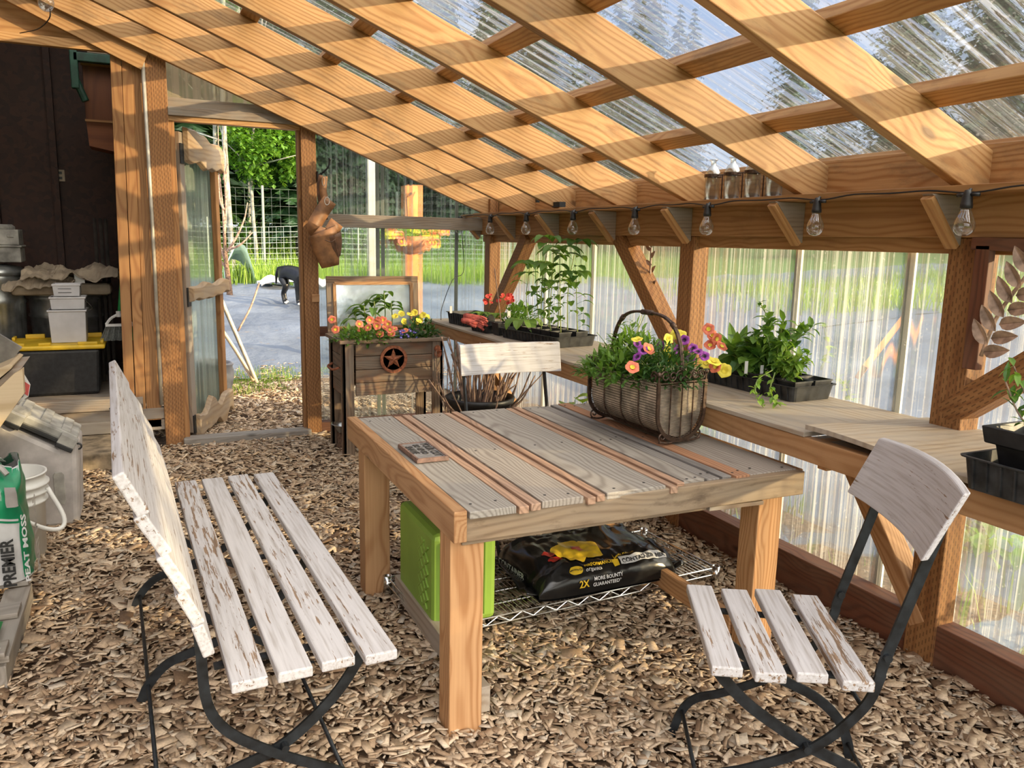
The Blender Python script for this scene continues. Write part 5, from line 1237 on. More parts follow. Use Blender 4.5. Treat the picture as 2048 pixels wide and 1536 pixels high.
# ================================================================ METAL LEAF ORNAMENTS
def leafsprig(label, A, B_, n, L_, w, seed, mats=('leafmetal',)):
    t = thing('metal_leaf_sprig', label, 'wall ornament', tuple(A), 'metal leaf ornaments'); A = V(A); B_ = V(B_); d = (B_-A); m = MB(); rr = random.Random(seed)
    pts = curve([A, (A+B_)/2+V((0, .02, 0)), B_], 6); m.tube(pts, .006, 7); m.build('stem', 'leafmetal', t, smooth=True)
    pn = d.normalized(); side = pn.cross(V((1, 0, 0))).normalized()
    for k in range(n):
        q = lin(A, B_, (k+.6)/n); s = 1 if k % 2 else -1; dd = pn*.7+side*s+V((-.15, 0, 0))
        m = MB(); m.leaf(q, dd, L_, w, droop=.0, fold=.5, up=(-1, 0, 0), n=6); m.tube([q, q+dd.normalized()*L_*.95], .0018, 4); o = m.build('leaf', 'leafmetal', t, solid=.0015)
    m = MB(); m.leaf(B_, pn, L_, w, droop=0, fold=.5, up=(-1, 0, 0), n=6); m.build('leaf', 'leafmetal', t, solid=.0015)
leafsprig('large copper coloured metal leaf sprig beside the near post at the right edge', at(1962, 712, 'x', 2.38), at(2062, 540, 'x', 2.38), 12, .092, .046, 3)
leafsprig('smaller copper coloured metal leaf sprig hanging behind the slanted brace', at(1306, 640, 'x', 2.50), at(1303, 495, 'x', 2.50), 10, .055, .026, 4)
t = thing('old_window_frame', 'dark reddish wooden frame mounted beside the near post', 'frame', tuple(at(1950, 600, 'x', 2.44)))
m = MB(); m.beam(at(1972, 490, 'x', 2.41), at(1943, 738, 'x', 2.41), .05, .03, up=(1, 0, 0)); m.beam(at(1960, 487, 'x', 2.41)+V((0, .02, 0)), at(2300, 500, 'x', 2.41), .04, .03, up=(1, 0, 0)); m.build('frame', 'sill', t, bevel=.003)
# ================================================================ TOOL BELT on a hook
t = thing('coat_hook', 'black iron double hook screwed to the door post', 'hook', (1.15, 5.84, 1.9))
m = MB(); m.tube(curve([at(637, 352, 'y', 5.845), at(648, 343, 'y', 5.80), at(657, 333, 'y', 5.78), at(660, 318, 'y', 5.77)], 5), [.010, .009, .008]+[.006]*13, 7); m.blob(at(660, 318, 'y', 5.77), .011, n=8, m=5)
m.tube(curve([at(637, 362, 'y', 5.845), at(645, 366, 'y', 5.78), at(652, 358, 'y', 5.77)], 4), .006, 7); m.blob(at(652, 356, 'y', 5.77), .010, n=8, m=5); m.box((1.146, 5.82, 1.83), (1.152, 5.86, 1.90)); m.build('hook', 'iron', t, smooth=False)
t = thing('tool_belt', 'tan leather tool belt with pouches hanging from the hook by the door', 'tool belt', (1.17, 5.78, 1.55))
def ap(px, py, y=5.76): return at(px, py, 'y', y)
def ribbon(name, pts, w, mt, th=.004, up=(0, -1, 0)):
    m = MB(); P_ = curve(pts, 5); vs = []
    for i, p in enumerate(P_):
        d = (P_[min(i+1, len(P_)-1)]-P_[max(i-1, 0)]).normalized(); s = d.cross(V(up)).normalized()
        vs += [p+s*w/2, p-s*w/2]
    m._add(vs, [(2*i, 2*i+1, 2*i+3, 2*i+2) for i in range(len(P_)-1)]); return m.build(name, mt, t, smooth=True, solid=th)
ribbon('strap', [ap(648, 352), ap(646, 380), ap(650, 410), ap(640, 430, 5.74)], .05, 'leather')
ribbon('strap', [ap(642, 350, 5.79), ap(638, 370, 5.79), ap(640, 400, 5.79), ap(652, 440, 5.79)], .03, 'leatherdark')
ribbon('belt', [ap(660, 400, 5.75), ap(640, 430, 5.74), ap(628, 458, 5.72), ap(655, 470, 5.71), ap(674, 445, 5.74)], .10, 'leather')
m = MB(); m.tube([ap(648+4*math.cos(a), 362+10*math.sin(a), 5.74) for a in np.linspace(0, 6.28, 12)], .003, 5); m.tube([ap(654+5*math.cos(a), 402+8*math.sin(a), 5.73) for a in np.linspace(0, 6.28, 12)], .003, 5); m.build('buckle', 'chrome', t)
def pouch(name, cpx, cpy, w, h, dpt, mt, tilt=0):
    c = ap(cpx, cpy, 5.72); m = MB(); vs = []; n = 14; rows = 7
    for j in range(rows+1):
        f = j/rows; ww = w*(.62+.38*math.sin(min(1, f*1.15)*math.pi/2)); dd = dpt*(.35+.65*f)
        for i in range(n):
            a = 2*math.pi*i/n; x = ww/2*math.cos(a); y = dd/2*math.sin(a); z = -h+h*f+(.02*math.cos(a) if j == rows else 0)
            xr = x*math.cos(tilt)-z*math.sin(tilt); zr = x*math.sin(tilt)+z*math.cos(tilt); vs.append(c+V((xr, y, zr)))
    m._add(vs, [(j*n+i, j*n+(i+1) % n, (j+1)*n+(i+1) % n, (j+1)*n+i) for j in range(rows) for i in range(n)]+[tuple(range(n))])
    return m.build(name, mt, t, smooth=True, solid=.004)
pouch('large_pouch', 644, 462, .20, .25, .10, 'leather', .22); pouch('small_pouch', 664, 470, .13, .15, .10, 'leatherdark', .1)
m = MB(); m.tube(curve([ap(668, 470, 5.66), ap(672, 492, 5.66), ap(677, 515, 5.66)], 4), .003, 4); m.tube(curve([ap(650, 480, 5.66), ap(662, 484, 5.65), ap(672, 478, 5.66)], 4), .003, 4); m.build('lace', 'leatherdark', t)
# ================================================================ SHED CONTENTS
FZ = 0.352
t = thing('storage_tote', 'black storage tote with a yellow lid inside the shed doorway', 'tote', (-0.55, 6.3, FZ))
m = MB(); vs = []
for s, z in ((.93, FZ), (1.0, .665)):
    for x, y in ((-.82, 6.09), (-.30, 6.09), (-.30, 6.52), (-.82, 6.52)): vs.append((-.56+(x+.56)*s, 6.3+(y-6.3)*s, z))
m._add(vs, [(3, 2, 1, 0), (4, 5, 6, 7)]+[(i, (i+1) % 4, 4+(i+1) % 4, 4+i) for i in range(4)]); m.build('tote_body', 'blackplastic', t, bevel=.02)
m = MB(); m.box((-.86, 6.06, .668), (-.265, 6.56, .700)); o = m.build('lid', 'yellowlid', t, bevel=.012)
m = MB()
for x0, x1 in ((-.84, -.74), (-.66, -.59), (-.43, -.31)): m.box((x0, 6.07, .70), (x1, 6.095, .718))
for x0, x1 in ((-.78, -.66), (-.40, -.30)): m.box((x0, 6.50, .70), (x1, 6.53, .73))
for y in (6.12, 6.4): m.box((-.295, y, .70), (-.275, y+.10, .722)); m.box((-.85, y, .70), (-.83, y+.10, .722))
m.build('lid_ridges', 'yellowlid', o, bevel=.004)
def tub(name, label, x0, x1, y0, y1, z0, z1, k=.93, lines=()):
    t = thing(name, label, 'container', ((x0+x1)/2, (y0+y1)/2, z0), 'stacked translucent food containers'); cx, cy = (x0+x1)/2, (y0+y1)/2; m = MB(); vs = []
    for s, z in ((k, z0), (1, z1-.012), (1.06, z1-.012), (1.06, z1), (.97, z1), (k-.03, z0+.006)):
        for x, y in ((x0, y0), (x1, y0), (x1, y1), (x0, y1)): vs.append((cx+(x-cx)*s, cy+(y-cy)*s, z))
    m._add(vs, [(3, 2, 1, 0), (20, 21, 22, 23)]+[(j*4+i, j*4+(i+1) % 4, j*4+4+(i+1) % 4, j*4+4+i) for j in range(5) for i in range(4)]); m.build('tub_body', 'clearbox', t, bevel=.006)
    if lines:
        m = MB()
        for z in lines: m.box((cx-.05, cy-(cy-y0)*1.0-.001, z), (cx+.03, y0+.002, z+.003))
        m.build('measure_marks', 'ink', t)
    return t
tub('food_container', 'large square translucent container at the bottom of the stack on the yellow lid', -.60, -.375, 6.18, 6.40, .702, .925)
t = tub('food_container', 'shallow translucent container with wire bail in the middle of the stack', -.585, -.375, 6.19, 6.39, .928, 1.012, .95)
m = MB(); m.tube(curve([(-.375, 6.22, .985), (-.345, 6.22, .955), (-.335, 6.23, .93), (-.36, 6.25, .915)], 4), .003, 5); m.build('bail', 'chrome', t)
tub('food_container', 'small translucent container with measuring marks at the top of the stack', -.565, -.40, 6.21, 6.37, 1.015, 1.098, .93, (1.04, 1.065))
def can(name, label, c, r, h):
    t = thing(name, label, 'bin', (c[0], c[1], FZ), 'galvanized bins in the shed'); m = MB(); n = 72; vs = []; prof = [(r*.82, 0), (r*.86, .05), (r*.88, .07), (r*.95, h*.72), (r*1.02, h*.74), (r*.97, h*.77), (r*.99, h*.93), (r*1.04, h*.95), (r*1.0, h*.97), (r, h)]
    for k, (rr_, z) in enumerate(prof):
        for j in range(n):
            a = 2*math.pi*j/n; q = rr_*(1+(.035*math.cos(a*12)**4 if 2 <= k <= 3 else 0)); vs.append((c[0]+q*math.cos(a), c[1]+q*math.sin(a), FZ+z))
    m._add(vs, [(k*n+j, k*n+(j+1) % n, (k+1)*n+(j+1) % n, (k+1)*n+j) for k in range(len(prof)-1) for j in range(n)]); m.build('bin_body', 'galv', t, smooth=True)
    m = MB(); m.lathe([(r*1.06, h-.02), (r*1.07, h+.01), (r*.9, h+.04), (r*.3, h+.06), (0, h+.06)], (c[0], c[1], FZ), 40); m.build('lid', 'galv', t, smooth=True); return t
can('garbage_can', 'shiny ribbed galvanized can at the left of the shed doorway', (-.99, 6.80, 0), .20, .80)
can('garbage_can', 'dull ribbed galvanized can behind the stacked containers', (-.53, 6.98, 0), .27, .64)
t = thing('paper_sacks', 'crumpled brown paper sacks lying on top of the galvanized cans', 'sacks', (-.55, 6.8, 1.08))
def sack(x0, x1, y0, y1, z, seed, hh=.03, tilt=0.0):
    m = MB(); m.grid(lambda u, v: (x0+(x1-x0)*u, y0+(y1-y0)*v+.03*noise.noise(V((u*3, v*3, seed))), z+tilt*u+hh*noise.fractal(V((u*3.2, v*2.5, seed)), .7, 2, 4)*1.6-.05*max(0, .18-v)*6*(1-.5*u)), 34, 20); return m
sack(-.90, -.45, 6.50, 6.95, 1.10, 2).build('sack', 'paper', t, smooth=False, solid=.006); sack(-.78, -.17, 6.48, 6.95, 1.165, 5, .045).build('sack', 'paper', t, smooth=False, solid=.006)
m = MB(); m.box((-.86, 6.58, .995), (-.22, 6.93, 1.08)); m.build('folded_sack', 'paper', t, bevel=.03)
m = MB(); m.box(at(148, 549, 'y', 6.57), at(170, 566, 'y', 6.57)+V((0, .004, 0))); m.build('paper_label', 'label', t)
t = thing('lidded_boxes', 'stack of two beige lidded boxes on the shiny galvanized can', 'boxes', (-.88, 6.8, 1.22))
m = MB(); m.box((-1.12, 6.68, 1.225), (-.785, 6.92, 1.33)); m.box((-1.13, 6.67, 1.33), (-.775, 6.93, 1.345)); m.build('lower_box', 'dirtyjug', t, bevel=.008)
m = MB(); m.box((-1.12, 6.68, 1.347), (-.79, 6.92, 1.455)); m.lathe([(.14, 1.455), (.14, 1.475), (.12, 1.49), (0, 1.49)], (-.96, 6.8, 0), 28); m.box((-.86, 6.672, 1.40), (-.82, 6.68, 1.42)); m.build('upper_box', 'dirtyjug', t, bevel=.008)
t = thing('broom', 'angled broom with green handle and grey bristles leaning inside the shed', 'broom', (-.16, 6.2, FZ))
m = MB(); m.tube([at(238, 632, 'y', 6.22), at(246, 520, 'y', 6.45), (-.12, 6.55, 1.62)], .012, 8); m.build('handle', 'broomgreen', t, smooth=True)
m = MB(); A = at(237, 628, 'y', 6.2); m.lathe([(.016, -.02), (.016, .02)], A, 10)
for s in (-1, 1): m.tube(curve([A, A+V((s*.05, 0, -.03)), A+V((s*.082, 0, -.072))], 4), .010, 6)
m.box(A+V((-.085, -.018, -.085)), A+V((.085, .018, -.068)));  m.build('broom_head', 'label', t)
m = MB(); m2 = MB()
for k in range(34):
    f = k/33; (m if f < .72 else m2).tube([A+V((-.08+.16*f, .01*math.sin(k*2.1), -.08)), A+V((-.125+.235*f, .015*math.sin(k), -.185))], .0035, 4)
m.build('bristles', 'bristle', t); m2.build('bristles', 'broomgreen', t)
t = thing('wall_cabinet', 'reddish plywood box cabinet mounted high in the shed corner', 'cabinet', (-.2, 6.6, 2.2))
m = MB(); m.box((-.31, 6.6, 2.22), (-.03, 6.95, 2.60)); m.build('cabinet_body', 'plyred', t, bevel=.003)
m = MB(); m.prism([(-.30, 2.05), (-.03, 2.0), (-.03, 2.22), (-.31, 2.22)], 6.61, 6.9); m.build('lower_panel', 'plyred', t); m = MB(); m.box((-.32, 6.585, 2.59), (-.03, 6.6, 2.605)); m.box((-.315, 6.585, 2.215), (-.03, 6.6, 2.23)); m.build('trim', 'board', t)
t = thing('green_jack', 'dark green metal hardware hanging above the shed cabinet', 'hardware', (-.3, 6.5, 2.6))
m = MB(); m.box((-.36, 6.5, 2.60), (-.03, 6.56, 2.66)); m.box((-.38, 6.5, 2.42), (-.33, 6.56, 2.75)); m.tube([(-.36, 6.53, 2.5), (-.30, 6.53, 2.34)], .025, 10); m.build('hardware', 'oldgreen', t, bevel=.006)
m = MB(); m.box((-.27, 6.52, 2.665), (-.06, 6.60, 2.73)); m.build('yellow_panel', 'paper', t)
t = thing('outlet_plate', 'small pale outlet plate on the dark back wall of the shed', 'outlet', tuple(at(121, 351, 'y', 7.54))); A = at(121, 351, 'y', 7.542); m = MB(); m.box(A-V((.03, .006, .045)), A+V((.03, 0, .045))); o = m.build('plate', 'paper', t)
m = MB(); [m.box(A+V((-.012, -.009, z)), A+V((.012, -.005, z+.02))) for z in (-.03, .01)]; m.build('socket', 'ink', o)
for i, x in enumerate((-.31, -.27, -.235)):
    t = thing('wooden_pole', 'dark wooden pole leaning behind the broom, %s from the left' % ['first', 'second', 'third'][i], 'pole', (x, 6.7, FZ), 'poles behind the broom'); m = MB(); m.tube([(x, 6.62, FZ), (x-.01, 7.0, 1.55)], .013, 7); m.build('pole', 'darktrunk', t, smooth=True)
# ================================================================ LEFT FOREGROUND
# big dusty plastic jug with hinged lid
t = thing('feed_container', 'dusty grey plastic container with slanted hinged lid standing on the wood chips', 'container', (-.62, 4.5, 0))
JY0, JY1 = 4.36, 4.72
m = MB(); poly = [(-1.02, 0.0), (-.385, 0.0), (-.36, .02), (-.342, .40), (-.35, .435), (-.42, .40), (-.625, .53), (-.68, .60), (-1.02, .60)]
m.prism(poly, JY0, JY1); b = m.build('container_body', 'greyjug', t, bevel=.028)
m = MB(); vs = [(-.452, .12), (-.418, .12), (-.41, .14), (-.41, .27), (-.42, .285), (-.45, .285), (-.458, .27), (-.458, .14)]; m.prism(vs, JY0-.004, JY0+.01); m.build('grip_recess', 'dirtyjug', b, bevel=.003)
ex = V((.245, 0, -.150)).normalized(); ez = V((.150, 0, .245)).normalized()
def jq(a, y, h): q = V((-.60, 0, .525))+ex*a+ez*h; return V((q.x, y, q.z))
m = MB(); m.beam(jq(-.035, JY0+.02, .018), jq(-.035, JY1-.02, .018), .01, .01)
m.v = []; m.f = []; m.g = []; m.t = []; m.mi = []
m.beam(jq(-.04, (JY0+JY1)/2, .045), jq(.265, (JY0+JY1)/2, .045), JY1-JY0-.06, .05, up=ez); lid = m.build('lid', 'dirtyjug', t, bevel=.012)
m = MB()
for a in (.0, .10, .20): m.beam(jq(a, JY0+.05, .072), jq(a, JY1-.05, .072), .045, .012, up=ez)
m.build('lid_ribs', 'dirtyjug', lid, bevel=.004)
m = MB(); m.beam(jq(-.03, JY0+.018, .018), jq(.26, JY0+.018, .018), .03, .012, up=ez); m.build('seal', 'ink', lid)
for a in (-.025, .225):
    m = MB(); m.beam(jq(a-.035, JY0+.005, .038), jq(a+.045, JY0+.005, .038), .05, .055, up=ez); m.build('latch', 'dirtyjug', lid, bevel=.004); m = MB(); m.beam(jq(a-.035, JY0-.004, .008), jq(a+.045, JY0-.004, .008), .045, .022, up=ez); m.build('latch_clip', 'ink', lid, bevel=.003)
m = MB(); c = jq(.285, JY0+.03, .03); m.tube([c+V((.014*math.cos(a), 0, .014*math.sin(a))) for a in np.linspace(0, 6.28, 14)], .005, 6); m.build('eyelet', 'ink', lid)
# stone
o = MB(); o.blob((-.60, 4.17, .555), .055, sc=(1.2, .9, .8), n=14, m=9, jit=.12); tag(o.build('stone', 'stone', smooth=True), 'rounded dusty grey stone lying on the edge of the grey container', 'stone').location = (0, .25, .02)
# white bucket
t = thing('bucket', 'white plastic bucket with ribbed rim and handle beside the peat moss sack', 'bucket', (-.60, 3.98, 0))
BC = V((-.585, 3.98, 0)); m = MB()
m.lathe([(0, .0), (.118, .0), (.130, .27), (.142, .272), (.142, .282), (.132, .285), (.134, .31), (.148, .312), (.148, .322), (.136, .325), (.138, .345), (.152, .347), (.152, .358), (.138, .362), (.139, .395), (.146, .397), (.146, .404), (.134, .404), (.115, .02), (0, .02)], BC, 48); m.build('bucket_body', 'whiteplastic', t, smooth=True)
m = MB(); m.tube(curve([BC+V((.145, -.03, .33)), BC+V((.20, -.05, .20)), BC+V((.19, -.07, .15)), BC+V((.13, -.11, .17)), BC+V((.02, -.16, .26))], 5), .010, 7); m.build('handle', 'whiteplastic', t, smooth=True)
# pallet
t = thing('wood_pallet', 'grey weathered wooden pallet at the left edge under the peat moss sack', 'pallet', (-.9, 3.1, 0))
for i, y in enumerate((3.42, 3.13, 2.83)):
    m = MB(); m.beam((-1.7, y, .125), (-.465, y, .125), .10, .02); m.build('deck_board', 'pallet', t, bevel=.003)
m = MB(); m.beam((-.50, 3.37, .102), (-.50, 2.80, .102), .085, .022); m.build('deck_board', 'pallet', t, bevel=.003)
for x in (-.50, -1.1):
    m = MB(); m.box((x-.04, 2.78, 0.0), (x+.035, 3.46, .09)); m.build('stringer', 'pallet', t, bevel=.003)
# peat sack
t = thing('peat_moss_sack', 'white and green plastic sack of peat moss standing on the pallet', 'bag', (-.7, 3.45, .137))
PX0, PX1, PY0, PY1 = -1.10, -.455, 3.34, 3.62
def pk(u, v, amp=1.0):
    """u round the sack, v up"""
    a = 2*math.pi*u; cx, cy = (PX0+PX1)/2, (PY0+PY1)/2; X = math.copysign(abs(math.cos(a))**.35, math.cos(a)); Y_ = math.copysign(abs(math.sin(a))**.5, math.sin(a))
    k = 1-.0*v; sh = 1-.95*max(0, (v-.86)/.14)**1.6; top = .43+(.03*math.sin(a*3)) 
    b_ = .012*noise.noise(V((math.cos(a)*4, math.sin(a)*4, v*6)))*amp
    return V((cx+(PX1-PX0)/2*X*(1-.06*v)+b_, cy+(PY1-PY0)/2*Y_*sh+b_, .14+top*v+.035*X*max(0, v-.9)*5))
def sackband(name, v0, v1, mt, u0=0, u1=1, lift=0, n=90, k=30, amp=1):
    m = MB(); m.grid(lambda u, v: (lambda p: p+(p-V(((PX0+PX1)/2, (PY0+PY1)/2, p.z))).normalized()*lift)(pk(u0+(u1-u0)*u, v0+(v1-v0)*v)), n, k); return m.build(name, mt, t, smooth=True)
sackband('sack_body', 0, 1, 'peatwhite'); sackband('green_band', .56, .995, 'peatgreen', lift=.002); sackband('green_side', .02, .6, 'peatgreen', .91, 1.09, lift=.0022)
sackband('leaf_print', .72, .90, 'greyjug', .87, .925, lift=.0038, n=12, k=8); sackband('leaf_print', .62, .80, 'peatwhite', .80, .803, lift=.004, n=3, k=8); sackband('leaf_print', .58, .60, 'peatwhite', .6, .9, lift=.004, n=30, k=2)
m = MB(); m.fixn = False
text_mb(m, 'PREMIER', .058, lambda x, y, z: (-.497-y*1.0, PY0-.012, .135+x*.85), bold=.002); m.build('lettering', 'ink', t)
m = MB(); m.fixn = False
text_mb(m, 'PEAT MOSS', .07, lambda x, y, z: (PX1+.020+.0*y, 3.52-y*1.5-.02, .14+x*.85), bold=.002)
text_mb(m, 'PEAT MOSS', .062, lambda x, y, z: (-.452-y*.35, 3.355-y*.10-.008, .14+x*.85), bold=.002); m.build('lettering', 'peatwhite', t)
m = MB(); m.tube(curve([(-.62, 3.45, .60), (-.54, 3.42, .585), (-.505, 3.40, .55)], 4), .010, 6); m.build('grey_strap', 'greyjug', t)
m = MB(); m.grid(lambda u, v: (-.72+.20*u, 3.40+.1*v, .575+.05*math.sin(u*2.2)*(1-v)+.015*noise.noise(V((u*4, v*4, 1)))), 14, 8); m.build('clear_flap', 'peatwhite', t, solid=.002)
# second green bag corner
t = thing('green_bag', 'bright green plastic bag corner lying on the near end of the pallet', 'bag', (-.6, 2.85, .14))
m = MB(); m.grid(lambda u, v: (-1.1+.60*u, 2.72+.30*v, .137+.13*math.sin(math.pi*v)**.6*(1-u**3)**.6), 24, 16); m.build('bag_body', 'broomgreen', t, smooth=True)
m = MB(); m.grid(lambda u, v: (-1.1+.62*u, 2.70+.12*v, .137+.05*math.sin(math.pi*v)**.6*(1-u**3)**.6), 20, 8); m.build('clear_corner', 'greyjug', t, smooth=True)
# stack on the upper left: boards and a red and white carton
t = thing('wood_crate', 'pale wooden crate of boards jutting in at the left edge', 'crate', (-.72, 3.9, .75))
def slab(name, pts, dep, mt, y=3.95):
    m = MB(); F = [at(x, z, 'y', y) for x, z in pts]; n = len(F); B_ = [p+V(dep) for p in F]; gs = [(p.x*.8-p.z*.6, p.y, p.z) for p in F+B_]
    m._add(F+B_, [tuple(range(n)), tuple(reversed(range(n, 2*n)))]+[(i, i+n, (i+1) % n+n, (i+1) % n) for i in range(n)], gs); return m.build(name, mt, t, bevel=.002)
slab('front_panel', [(-90, 850), (2, 772), (27, 748), (45, 737), (48, 788), (12, 838), (-90, 985)], (0, .05, 0), 'palewood')
slab('side_panel', [(-90, 838), (24, 738), (44, 736), (2, 772), (-90, 852)], (.0, .30, .01), 'grey', 3.97)
slab('top_board', [(-90, 792), (-20, 745), (18, 728), (26, 731), (22, 738), (-90, 830)], (0, .34, 0), 'palewood', 3.93)
m = MB(); m.box((-1.4, 3.75, .0), (-.80, 4.2, .70)); m.build('stand', 'pallet', t, bevel=.004)
t = thing('carton', 'red and white carton with a barcode under the pale boards', 'carton', tuple(at(40, 800, 'y', 4.05)))
def cz(px, py, y=4.05): return at(px, py, 'y', y)
m = MB(); F = [cz(10, 785), cz(47, 757), cz(61, 769), cz(57, 793), cz(20, 816), cz(0, 826)]; B_ = [p+V((-.05, .22, .02)) for p in F]; m._add(F+B_, [tuple(range(6)), tuple(reversed(range(6, 12)))]+[(i, i+6, (i+1) % 6+6, (i+1) % 6) for i in range(6)]); m.build('carton_body', 'label', t)
m = MB(); d = V((0, -.003, 0)); m._add([cz(45, 760)+d, cz(60, 770)+d, cz(56, 792)+d, cz(44, 783)+d], [(0, 1, 2, 3)]); m.build('red_panel', 'redbox', t)
m = MB(); [m.beam(lin(cz(36, 800), cz(47, 793), i/6)+d*2, lin(cz(41, 790), cz(50, 786), i/6)+d*2, .002, .001, up=(0, 1, 0)) for i in range(6)]; m.build('barcode', 'ink', t)
o = MB(); A = cz(2, 745, 4.15); o.beam(cz(-30, 700, 4.2), cz(18, 728, 4.2), .20, .01, up=(0, 1, .3)); tag(o.build('metal_sheet', 'galv'), 'grey sheet leaning behind the pale boards at the left edge', 'sheet')
# ================================================================ OUTDOORS
def grass(name, label, boxes, seed, hmin, hmax, w, cat='grass', mt='grass'):
    m = MB(); m.fixn = False; rr = np.random.RandomState(seed); vs = []; fs = []; ts = []
    for (x0, x1, y0, y1, dens) in boxes:
        n = int((x1-x0)*(y1-y0)*dens)
        for _ in range(n):
            x = rr.uniform(x0, x1); y = rr.uniform(y0, y1)
            if noise.noise(V((x*.9, y*.9, seed))) < -.12: continue
            z = tzn(x, y)-.02; a = rr.uniform(0, 6.28); h = rr.uniform(hmin, hmax); b = rr.uniform(.1, .6)*h; c, s = math.cos(a), math.sin(a); o = len(vs)
            vs += [(x-s*w, y+c*w, z), (x+s*w, y-c*w, z), (x+c*b*.35-s*w*.7, y+s*b*.35+c*w*.7, z+h*.6), (x+c*b*.35+s*w*.7, y+s*b*.35-c*w*.7, z+h*.6), (x+c*b, y+s*b, z+h)]
            fs += [(o, o+1, o+3, o+2), (o+2, o+3, o+4)]; ts += [rr.beta(1.5, 1.5)]*5
    m.v = vs; m.f = fs; m.g = vs; m.t = ts; m.mi = [0]*len(fs); o = m.build(name, mt); o['kind'] = 'stuff'; return tag(o, label, cat)
grass('grass', 'short bright grass patch between the wood chip path and the dark ground cloth', [(0.2, 2.6, 7.6, 8.9, 1300)], 1, .03, .09, .003)
grass('grass', 'tall grass growing along the white net fence beyond the dark ground cloth', [(1.2, 9, 15.6, 17.5, 330), (-2, 14, 17.5, 30, 45)], 2, .15, .50, .010)
grass('grass', 'far green grass strip seen through the long side wall', [(11, 20, -2, 14, 70), (9, 12, 9, 15, 60)], 3, .12, .4, .014)
grass('grass', 'thin weeds along the outside foot of the side wall', [(2.62, 3.5, 0.8, 5.6, 60)], 6, .05, .22, .006)
grass('grass', 'few grass blades sprouting from wood chips at the foot of the side wall', [(2.18, 2.40, 1.35, 1.75, 200)], 7, .05, .16, .002)
def conifer(h, seed, label, loc, group):
    rr = random.Random(seed); t = thing('spruce_tree', label, 'tree', loc, group); m = MB(); m.tube([V(loc), V(loc)+V((0, 0, h*.5)), V(loc)+V((0, 0, h))], [h*.016, h*.010, .01], 7); m.build('trunk', 'darktrunk', t)
    m = MB(); m.fixn = False; z = h*.10
    while z < h*.99:
        f = 1-z/h; R0 = h*.17*f**.75+.08; nb = int(7+8*f); z += h*.018+.05*f
        for k in range(nb):
            a = rr.uniform(0, 6.28); L_ = R0*rr.uniform(.7, 1.15); c, s = math.cos(a), math.sin(a); base = V(loc)+V((0, 0, z)); tip = base+V((c*L_, s*L_, -L_*rr.uniform(.15, .5)))
            ns = 5
            for j in range(ns):
                g0 = (j+.4)/ns; q = lin(base, tip, g0); ww = L_*.33*(1.15-g0)
                for sg in (-1, 1):
                    e = q+V((-s*sg*ww+c*ww*.6, c*sg*ww+s*ww*.6, -ww*.35)); m._add([q+V((0, 0, .05)), e, q+V((c*ww*.5, s*ww*.5, -.06-ww*.2))], [(0, 1, 2)], tint=min(1, max(0, rr.gauss(.45, .25))))
            m._add([lin(base, tip, .6)+V((-s*.08, c*.08, 0)), tip, lin(base, tip, .6)+V((s*.08, -c*.08, 0))], [(0, 1, 2)], tint=rr.random())
    m.build('foliage', 'spruce', t); return t
def dup(root, loc, sc=1.0, rz=0.0, label=None):
    r = root.copy(); COL.objects.link(r)
    if label: r['label'] = label
    for ch in root.children:
        c = ch.copy(); COL.objects.link(c); c.parent = r
    r.location = loc; r.scale = (sc, sc, sc); r.rotation_euler = (0, 0, rz); return r
GT = 'dark spruces of the forest beyond the clearing'; LT = 'dark spruce standing in the forest edge beyond the clearing'
protos = [conifer(12.5, 1, LT, (3.2, 27, tz(3.2, 27)), GT), conifer(15, 2, LT, (7.4, 29, tz(7.4, 29)), GT), conifer(10.5, 3, LT, (5.9, 24.5, tz(5.9, 24.5)), GT)]
rr = random.Random(5)
spots = [(3.2, 27), (7.4, 29), (5.9, 24.5)]
for k in range(92):
    for _ in range(60):
        if k < 46: x = rr.uniform(-7, 25); y = rr.uniform(25.5, 42)
        else: x = rr.uniform(27, 56); y = rr.uniform(-4, 36)
        if not (1.5 < x < 3.1 and y < 27) and all((x-a)**2+(y-b)**2 > 3.3**2 for a, b in spots): break
    else: continue
    spots.append((x, y))
    dup(protos[k % 3], (x, y, tz(x, y)-.1), rr.uniform(.8, 1.3)*(1.12 if k >= 46 else 1), rr.uniform(0, 6))
dup(protos[2], (3.75, 21.5, tz(3.7, 21.5)-.1), .8, 1.0, 'nearest bright edged spruce at the right side of the doorway view')
for x, y in ((1.1, 24.3), (2.4, 29.5), (0.2, 26.5), (4.6, 25.6)): dup(protos[(int(x)) % 3], (x, y, tz(x, y)-.1), .95, x)
